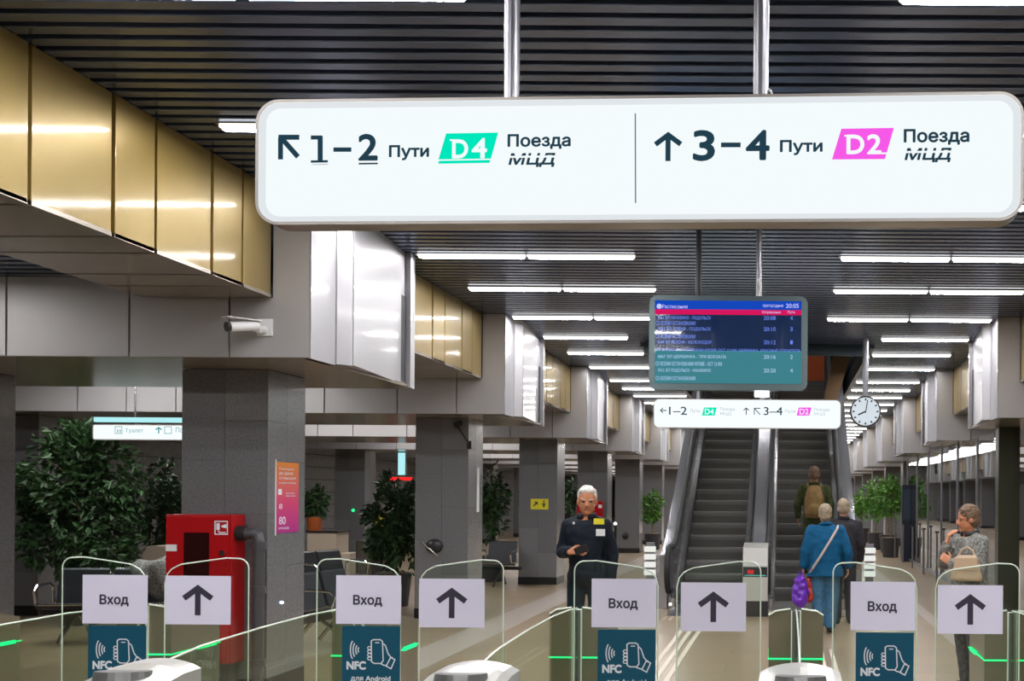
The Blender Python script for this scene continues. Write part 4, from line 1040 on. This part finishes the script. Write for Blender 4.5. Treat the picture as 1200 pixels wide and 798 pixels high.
def headmesh(bm, c, M, s=1.):
    def L(x, y, z): return Vector(c)+(M @ Vector((x*s, y*s, z*s)))
    R3 = M.to_4x4()
    ell(bm, L(0, .012, .03), .077*s, .097*s, .092*s, R3, 24, 18)       # skull
    ell(bm, L(0, -.018, -.035), .062*s, .072*s, .082*s, R3, 20, 14)     # face
    ell(bm, L(0, -.045, -.092), .036*s, .036*s, .026*s, R3)           # chin
    cap(bm, L(-.045, -.012, -.068), L(-.012, -.060, -.092), .020*s, .016*s, 8); cap(bm, L(.045, -.012, -.068), L(.012, -.060, -.092), .020*s, .016*s, 8)
    cap(bm, L(0, -.088, .005), L(0, -.106, -.030), .009*s, .014*s, 8)       # nose
    cap(bm, L(-.011, -.094, -.036), L(.011, -.094, -.036), .009*s, .009*s, 8)
    cap(bm, L(-.045, -.066, .018), L(.045, -.066, .018), .014*s, .014*s, 8)   # brow
    cap(bm, L(-.018, -.082, -.058), L(.018, -.082, -.058), .008*s, .008*s, 8)  # lips
    for q in (-1, 1):
        ell(bm, L(q*.079, .012, -.01), .010*s, .020*s, .032*s, R3, 10, 8)
def person(name_label, loc, rz, P, outfit, hgt=1.76, group=None):
    t = thing('person', name_label, 'person', loc, group, rz); k = hgt/1.76
    J = dict(pel=(0,0,.93), sh=(0,0,1.42), neck=(0,.0,1.49), head=(0,-.01,1.635), shL=(.19,0,1.40), elL=(.245,.03,1.13), haL=(.25,-.04,.89),
             shR=(-.19,0,1.40), elR=(-.245,.03,1.13), haR=(-.25,-.04,.89), hiL=(.09,0,.92), knL=(.10,-.015,.50), anL=(.10,.03,.09), hiR=(-.09,0,.92), knR=(-.10,-.015,.50), anR=(-.10,.03,.09),
             hsz=1.06, dL=None, dR=None, upL=(1,0,0), upR=(-1,0,0), curlL=.6, curlR=.6, yaw=0, pitch=0, tilt=0, belly=.0, broad=1., handR_side=1, handL_side=-1)
    J.update(P); V = {a: (Vector(b)*k if isinstance(b, tuple) and not a.startswith('up') and not a.startswith('d') else b) for a, b in J.items()}
    br = J['broad']; be = J['belly']
    M = Matrix.Rotation(J['yaw'], 3, 'Z') @ Matrix.Rotation(J['pitch'], 3, 'X') @ Matrix.Rotation(J['tilt'], 3, 'Y')
    pel, sh = V['pel'], V['sh']
    def tz(f): return pel.lerp(sh, f)
    def torso(bm, g, lo=-.16, top=1.08):
        prof = [(-.16, .150, .105), (0, .168*br, .115), (.3, .150*br, .108+be), (.62, .168*br, .118+be*.6), (.86, .185, .115), (1.0, .165, .095), (1.08, .085, .07)]
        secs = [(tz(f), (a+g)*k, (b+g)*k, 0) for f, a, b in prof if f >= lo-.001]
        loft(bm, secs)
    # body: one continuous surface
    bm = bmesh.new(); torso(bm, 0)
    cap(bm, V['neck']-Vector((0,0,.07))*k, V['head']-M @ Vector((0,-.005,.06))*k, .056*k, .052*k)
    headmesh(bm, V['head'], M, k*J['hsz'])
    for s in 'LR': cap(bm, V['neck']+Vector((0,.01,-.02))*k, V['sh'+s]+Vector((0,0,.0))*k, .05*k, .045*k)
    for s in 'LR':
        S_, E_, W_ = V['sh'+s], V['el'+s], V['ha'+s]
        chain(bm, [S_, E_, W_], [.055*k, .042*k, .027*k]); d = J['d'+s] or (W_-E_); hand(bm, W_, d, J['up'+s], k*1.02, J['curl'+s], J['hand%s_side' % s])
        chain(bm, [V['hi'+s], V['kn'+s], V['an'+s]], [.085*k, .055*k, .038*k]); A = V['an'+s]; cap(bm, A-Vector((0,-.03,.04))*k, A+Vector((0,-.15,-.055))*k, .035*k, .028*k)
    me = blobmesh(bm, .0075*k, 3, 'body'); me.materials.append(MATS[outfit['skin']]); body = put('body', me, None, t)
    # trousers
    bm = bmesh.new(); loft(bm, [(tz(-.22), .13*k, .10*k, 0), (tz(-.1), (.168*br+.012)*k, .125*k, 0), (tz(.12), (.165*br+.012)*k, .122*k, 0)])
    tr = outfit.get('leg_r', (.10, .075, .062))
    for s in 'LR': chain(bm, [V['hi'+s], V['kn'+s], V['an'+s]+Vector((0, -.0, .015))*k], [tr[0]*k, tr[1]*k, tr[2]*k])
    me = blobmesh(bm, .013*k, 4, 'trousers')
    for v in me.vertices: v.co += Vector((0, 1, 0))*noise.noise(Vector((v.co.x*9, v.co.y*9, v.co.z*14)))*.007
    put('trousers', me, outfit['legs'], t)
    # jacket with sleeves
    bm = bmesh.new(); lo = outfit.get('hem', -.16)
    prof = [(lo, .172*br+be*.3, .135+be*.5), (0, .175*br, .135+be*.8), (.3, .166*br, .130+be), (.62, .182*br, .138+be*.6), (.86, .200, .132), (1.0, .175, .108), (1.07, .085, .08)]
    hf = outfit.get('flare', 0); loft(bm, [(tz(f), (a+.008+(hf if f < -.1 else 0))*k, (b+.008+(hf if f < -.1 else 0))*k, 0) for f, a, b in prof])
    for s in 'LR': cap(bm, V['neck']+Vector((0,.012,-.035))*k, V['sh'+s]+Vector((0,0,.0))*k, .062*k, .066*k)
    for s in 'LR':
        S_, E_, W_ = V['sh'+s], V['el'+s], V['ha'+s]; a = outfit.get('sleeve', (.074, .062, .048)); chain(bm, [S_, E_, W_-(W_-E_).normalized()*.03*k], [a[0]*k, a[1]*k, a[2]*k])
    me = blobmesh(bm, .012*k, 3, 'jacket')
    for v in me.vertices: v.co += v.normal*noise.noise(Vector((v.co.x*10, v.co.y*10, v.co.z*16)))*.010
    jk = put('jacket', me, outfit['top'], t)
    obj('collar', T([V['neck']+Vector((math.sin(a)*.072, math.cos(a)*.068+.0, -.0+.014*math.cos(a)))*k for a in [math.radians(q) for q in range(-160, 161, 20)]], .026*k, 8), outfit.get('collar', outfit['top']), jk, smooth=True)
    # hair
    bm = bmesh.new(); hs = outfit.get('hair_s', 1.0)
    kb = k; k = k*J['hsz']
    def L(x, y, z): return V['head']+(M @ Vector((x*k, y*k, z*k)))
    R3 = M.to_4x4(); ell(bm, L(0, .026, .046), .083*k*hs, .095*k*hs, .090*k*hs, R3, 24, 18); ell(bm, L(0, .045, -.01), .076*k*hs, .070*k*hs, .075*k*hs, R3, 20, 14)
    cap(bm, L(-.045, -.045, .088), L(.045, -.045, .088), .024*k, .024*k, 8)
    me = blobmesh(bm, .009*k, 2, 'hair')
    for v in me.vertices: v.co += v.normal*noise.noise(v.co*45)*.008
    put('hair', me, outfit['hair'], t)
    for q in (-1, 1):
        bm = bmesh.new(); ell(bm, L(q*.031, -.0815, .0), .013*k, .007*k, .007*k, R3, 10, 8); obj('eye', bm, 'eye', t)
        obj('eyebrow', T([L(q*.016, -.089, .017), L(q*.032, -.090, .021), L(q*.048, -.080, .016)], .0035*k, 6), outfit['hair'], t)
    obj('mouth', T([L(-.024, -.0855, -.058), L(0, -.093, -.0585), L(.024, -.0855, -.058)], .0035*k, 6), 'lip', t)
    k = kb
    for s in 'LR':
        A = V['an'+s]; bm = bmesh.new(); cap(bm, A+Vector((0,.03,-.04))*k, A+Vector((0,-.14,-.052))*k, .048*k, .040*k); cap(bm, A+Vector((0,.02,-.02))*k, A+Vector((0,.01,.03))*k, .05*k, .05*k)
        me = blobmesh(bm, .012*k, 2, 'shoe'); zmin = A.z-.088*k
        for v in me.vertices: v.co.z = max(v.co.z, zmin)
        put('shoe', me, outfit.get('shoes', 'black'), t)
    return t, V, k

# security guard, facing us with a phone
YG_ = 10.7; gx = ax(688, YG_)
t, V, k = person('guard with white hair in a dark uniform looking at a phone in his hand', (gx, YG_, 0), -.05,
    dict(hsz=1.12, shL=(.17,0,1.40), shR=(-.17,0,1.40), head=(.005,-.015,1.63), elR=(-.245,.03,1.14), haR=(-.105,-.26,1.16), dR=(.85,-.45,.15), upR=(-.2,-.6,.4), curlR=1.0, elL=(.235,.05,1.13), haL=(.235,.02,.885), yaw=.22, pitch=.06, belly=.02, broad=.9, anL=(.13,.03,.09), anR=(-.12,.03,.09), knL=(.11,-.01,.5), knR=(-.105,-.01,.5)),
    dict(skin='skin_tan', legs='navy_trousers', top='navy', hair='hair_white', shoes='black', hair_s=1.0, sleeve=(.072, .062, .052), leg_r=(.098, .078, .068)), 1.77)
for px, py, w_, h_, m_, nm in ((703, 611, .10, .055, 'yellow', 'badge'), (705, 624, .085, .065, 'white_plastic', 'name_card')):
    p = at(px, py, YG_-.175); obj(nm, B(-w_/2, w_/2, -.004, .0, -h_/2, h_/2), m_, t, (p.x-gx, -.168 if nm == 'badge' else -.172, p.z))
p = at(673, 613, YG_-.17); obj('pin', disc(bmesh.new(), (p.x-gx, -.165, p.z), .012, 'y', .006, 10), 'white_plastic', t)
ph = obj('phone', B(-.035, .035, -.006, .006, -.07, .07, bev=.004), 'black'); hp = Vector((gx, YG_, 0))+Vector((.01, -.345, 1.19)); ph.location = hp; ph.rotation_euler = (.6, 1.2, .3)
tag(ph, 'black phone in the hand of the guard', 'phone')

# woman in blue, seen from behind
YW = 13.95; wx = ax(968, YW)
t, V, k = person('woman in a blue jacket and blue trousers seen from behind carrying bags', (wx, YW, 0), math.pi,
    dict(broad=1.22, belly=.04, elL=(.275,.02,1.12), haL=(.30,-.02,.90), elR=(-.30,.03,1.12), haR=(-.31,-.05,.90), yaw=.1, anL=(.10,.0,.09), anR=(-.07,-.02,.09), head=(.01,-.03,1.625)),
    dict(skin='skin', legs='jeans', top='blue_coat', hair='hair_fair', shoes='black', hem=-.32, flare=.03, hair_s=1.08, sleeve=(.088, .078, .062), leg_r=(.115, .092, .078)), 1.60)
obj('bag_strap', T([Vector(p) for p in ((-.155, -.0, 1.335), (-.135, .125, 1.30), (-.05, .205, 1.16), (.06, .215, .98), (.16, .17, .82), (.20, .05, .74))], .016, 6), 'strap', t)
def bag(px, py, Y, rx, rz, label, mat, zoff=0, cat='bag'):
    c = at(px, py, Y); bm = bmesh.new(); ell(bm, Vector((0,0,0)), rx, .07, rz); ell(bm, Vector((0,0,-rz*.35)), rx*1.05, .085, rz*.6); cap(bm, (0,0,rz*.6), (0,0,rz*1.05), rx*.5, .02)
    me = blobmesh(bm, .014, 3, 'shopping_bag')
    for v in me.vertices: v.co += v.normal*noise.noise(v.co*16)*.03
    t = thing('shopping_bag', label, cat, c); put('sack', me, mat, t)
    for q in (-1, 1): obj('handle', T([(q*.035, 0, rz*.9), (q*.02, 0, rz*1.2), (0, 0, rz*1.32)], .007, 6), mat, t)
    return t
bag(938, 694, 13.85, .10, .20, 'violet plastic carrier bag in the left hand of the woman in blue', 'purple')
bag(949, 692, 13.97, .055, .16, 'red and orange carrier bag beside the violet one', 'red_bag')
# companion in dark clothes just ahead of her
YD = 14.95; dx_ = ax(989, YD)
person('person in dark clothes walking ahead of the woman in blue', (dx_, YD, 0), math.pi+.15,
    dict(broad=1.05, belly=.02, pitch=.1, yaw=-.3, elL=(.26,.0,1.12), haL=(.26,-.08,.90)), dict(skin='skin', legs='charcoal', top='charcoal', hair='hair_fair', hem=-.22, sleeve=(.082, .07, .055), leg_r=(.105, .08, .07)), 1.66)
# man with backpack on the right escalator
YM_ = Y0+2.5*.3465+.1; kx = ax(954, YM_); zst = 2*.2+.022
t, V, k = person('man in olive clothes with a brown backpack riding the right escalator', (kx, YM_, zst), math.pi,
    dict(pitch=.15, elL=(.27,-.03,1.13), haL=(.27,-.12,.93), elR=(-.27,-.03,1.13), haR=(-.27,-.12,.93)), dict(skin='skin_tan', legs='olive', top='olive', hair='hair_brown', sleeve=(.08, .07, .055)), 1.76)
bm = bmesh.new(); loft(bm, [(Vector((0, .20, .92)), .14, .07, 0), (Vector((0, .215, 1.0)), .165, .10, 0), (Vector((0, .215, 1.25)), .16, .10, 0), (Vector((0, .20, 1.40)), .12, .07, 0), (Vector((0, .19, 1.46)), .06, .04, 0)]); ell(bm, Vector((0, .30, 1.06)), .11, .05, .10)
bp = thing('backpack', 'brown backpack on the man on the escalator', 'backpack', (kx, YM_, zst), rz=math.pi); put('sack', blobmesh(bm, .015, 2, 'sack'), 'khaki_bag', bp)
bp.rotation_euler = (0, 0, math.pi)
for ch in bp.children:
    for v in ch.data.vertices: v.co.y = v.co.y*1.0
for q in (-1, 1): obj('strap', T([(q*.10, .14, 1.42), (q*.11, .05, 1.50), (q*.115, -.08, 1.45), (q*.12, -.14, 1.25)], .015, 6), 'khaki_bag', bp)
# woman on the right in tweed, turned to the left
YR_ = 9.85; rx_ = ax(1137, YR_)
t, V, k = person('woman in a grey speckled coat standing at the right, hand raised to her chin', (rx_, YR_, 0), -1.15,
    dict(broad=.92, belly=.03, hsz=1.0, elR=(-.20,-.16,1.20), haR=(-.06,-.215,1.385), dR=(.30,.05,.95), upR=(-.3,-.9,.1), curlR=1.1, elL=(.25,-.08,1.12), haL=(.08,-.27,1.22), dL=(-.8,-.3,.5), upL=(.3,-.8,.3), curlL=1.0, yaw=-.25, pitch=.12, head=(0,-.03,1.62)),
    dict(skin='skin_tan', legs='tweed_dark', top='tweed', hair='hair_brown', collar='black', hem=-.62, flare=.05, hair_s=1.10, sleeve=(.078, .07, .056)), 1.64)
q = at(1132, 664, YR_-.22)
hb = thing('handbag', 'pale beige handbag hanging before the woman in the grey coat', 'handbag', (q.x, YR_-.25, q.z-.10), rz=-.35)
bm = bmesh.new(); loft(bm, [(Vector((0,0,-.02)), .135, .045, 0), (Vector((0,0,.0)), .14, .05, 0), (Vector((0,0,.16)), .105, .04, 0), (Vector((0,0,.20)), .08, .025, 0)]); put('sack', blobmesh(bm, .010, 3, 'sack'), 'bag_beige', hb)
obj('flap', B(-.10, .10, -.052, -.042, .07, .18, bev=.004), 'bag_beige', hb); obj('handle', T([(-.07, 0, .19), (-.05, .01, .24), (.0, .015, .27), (.05, .01, .24), (.07, 0, .19)], .009, 8), 'bag_beige', hb)
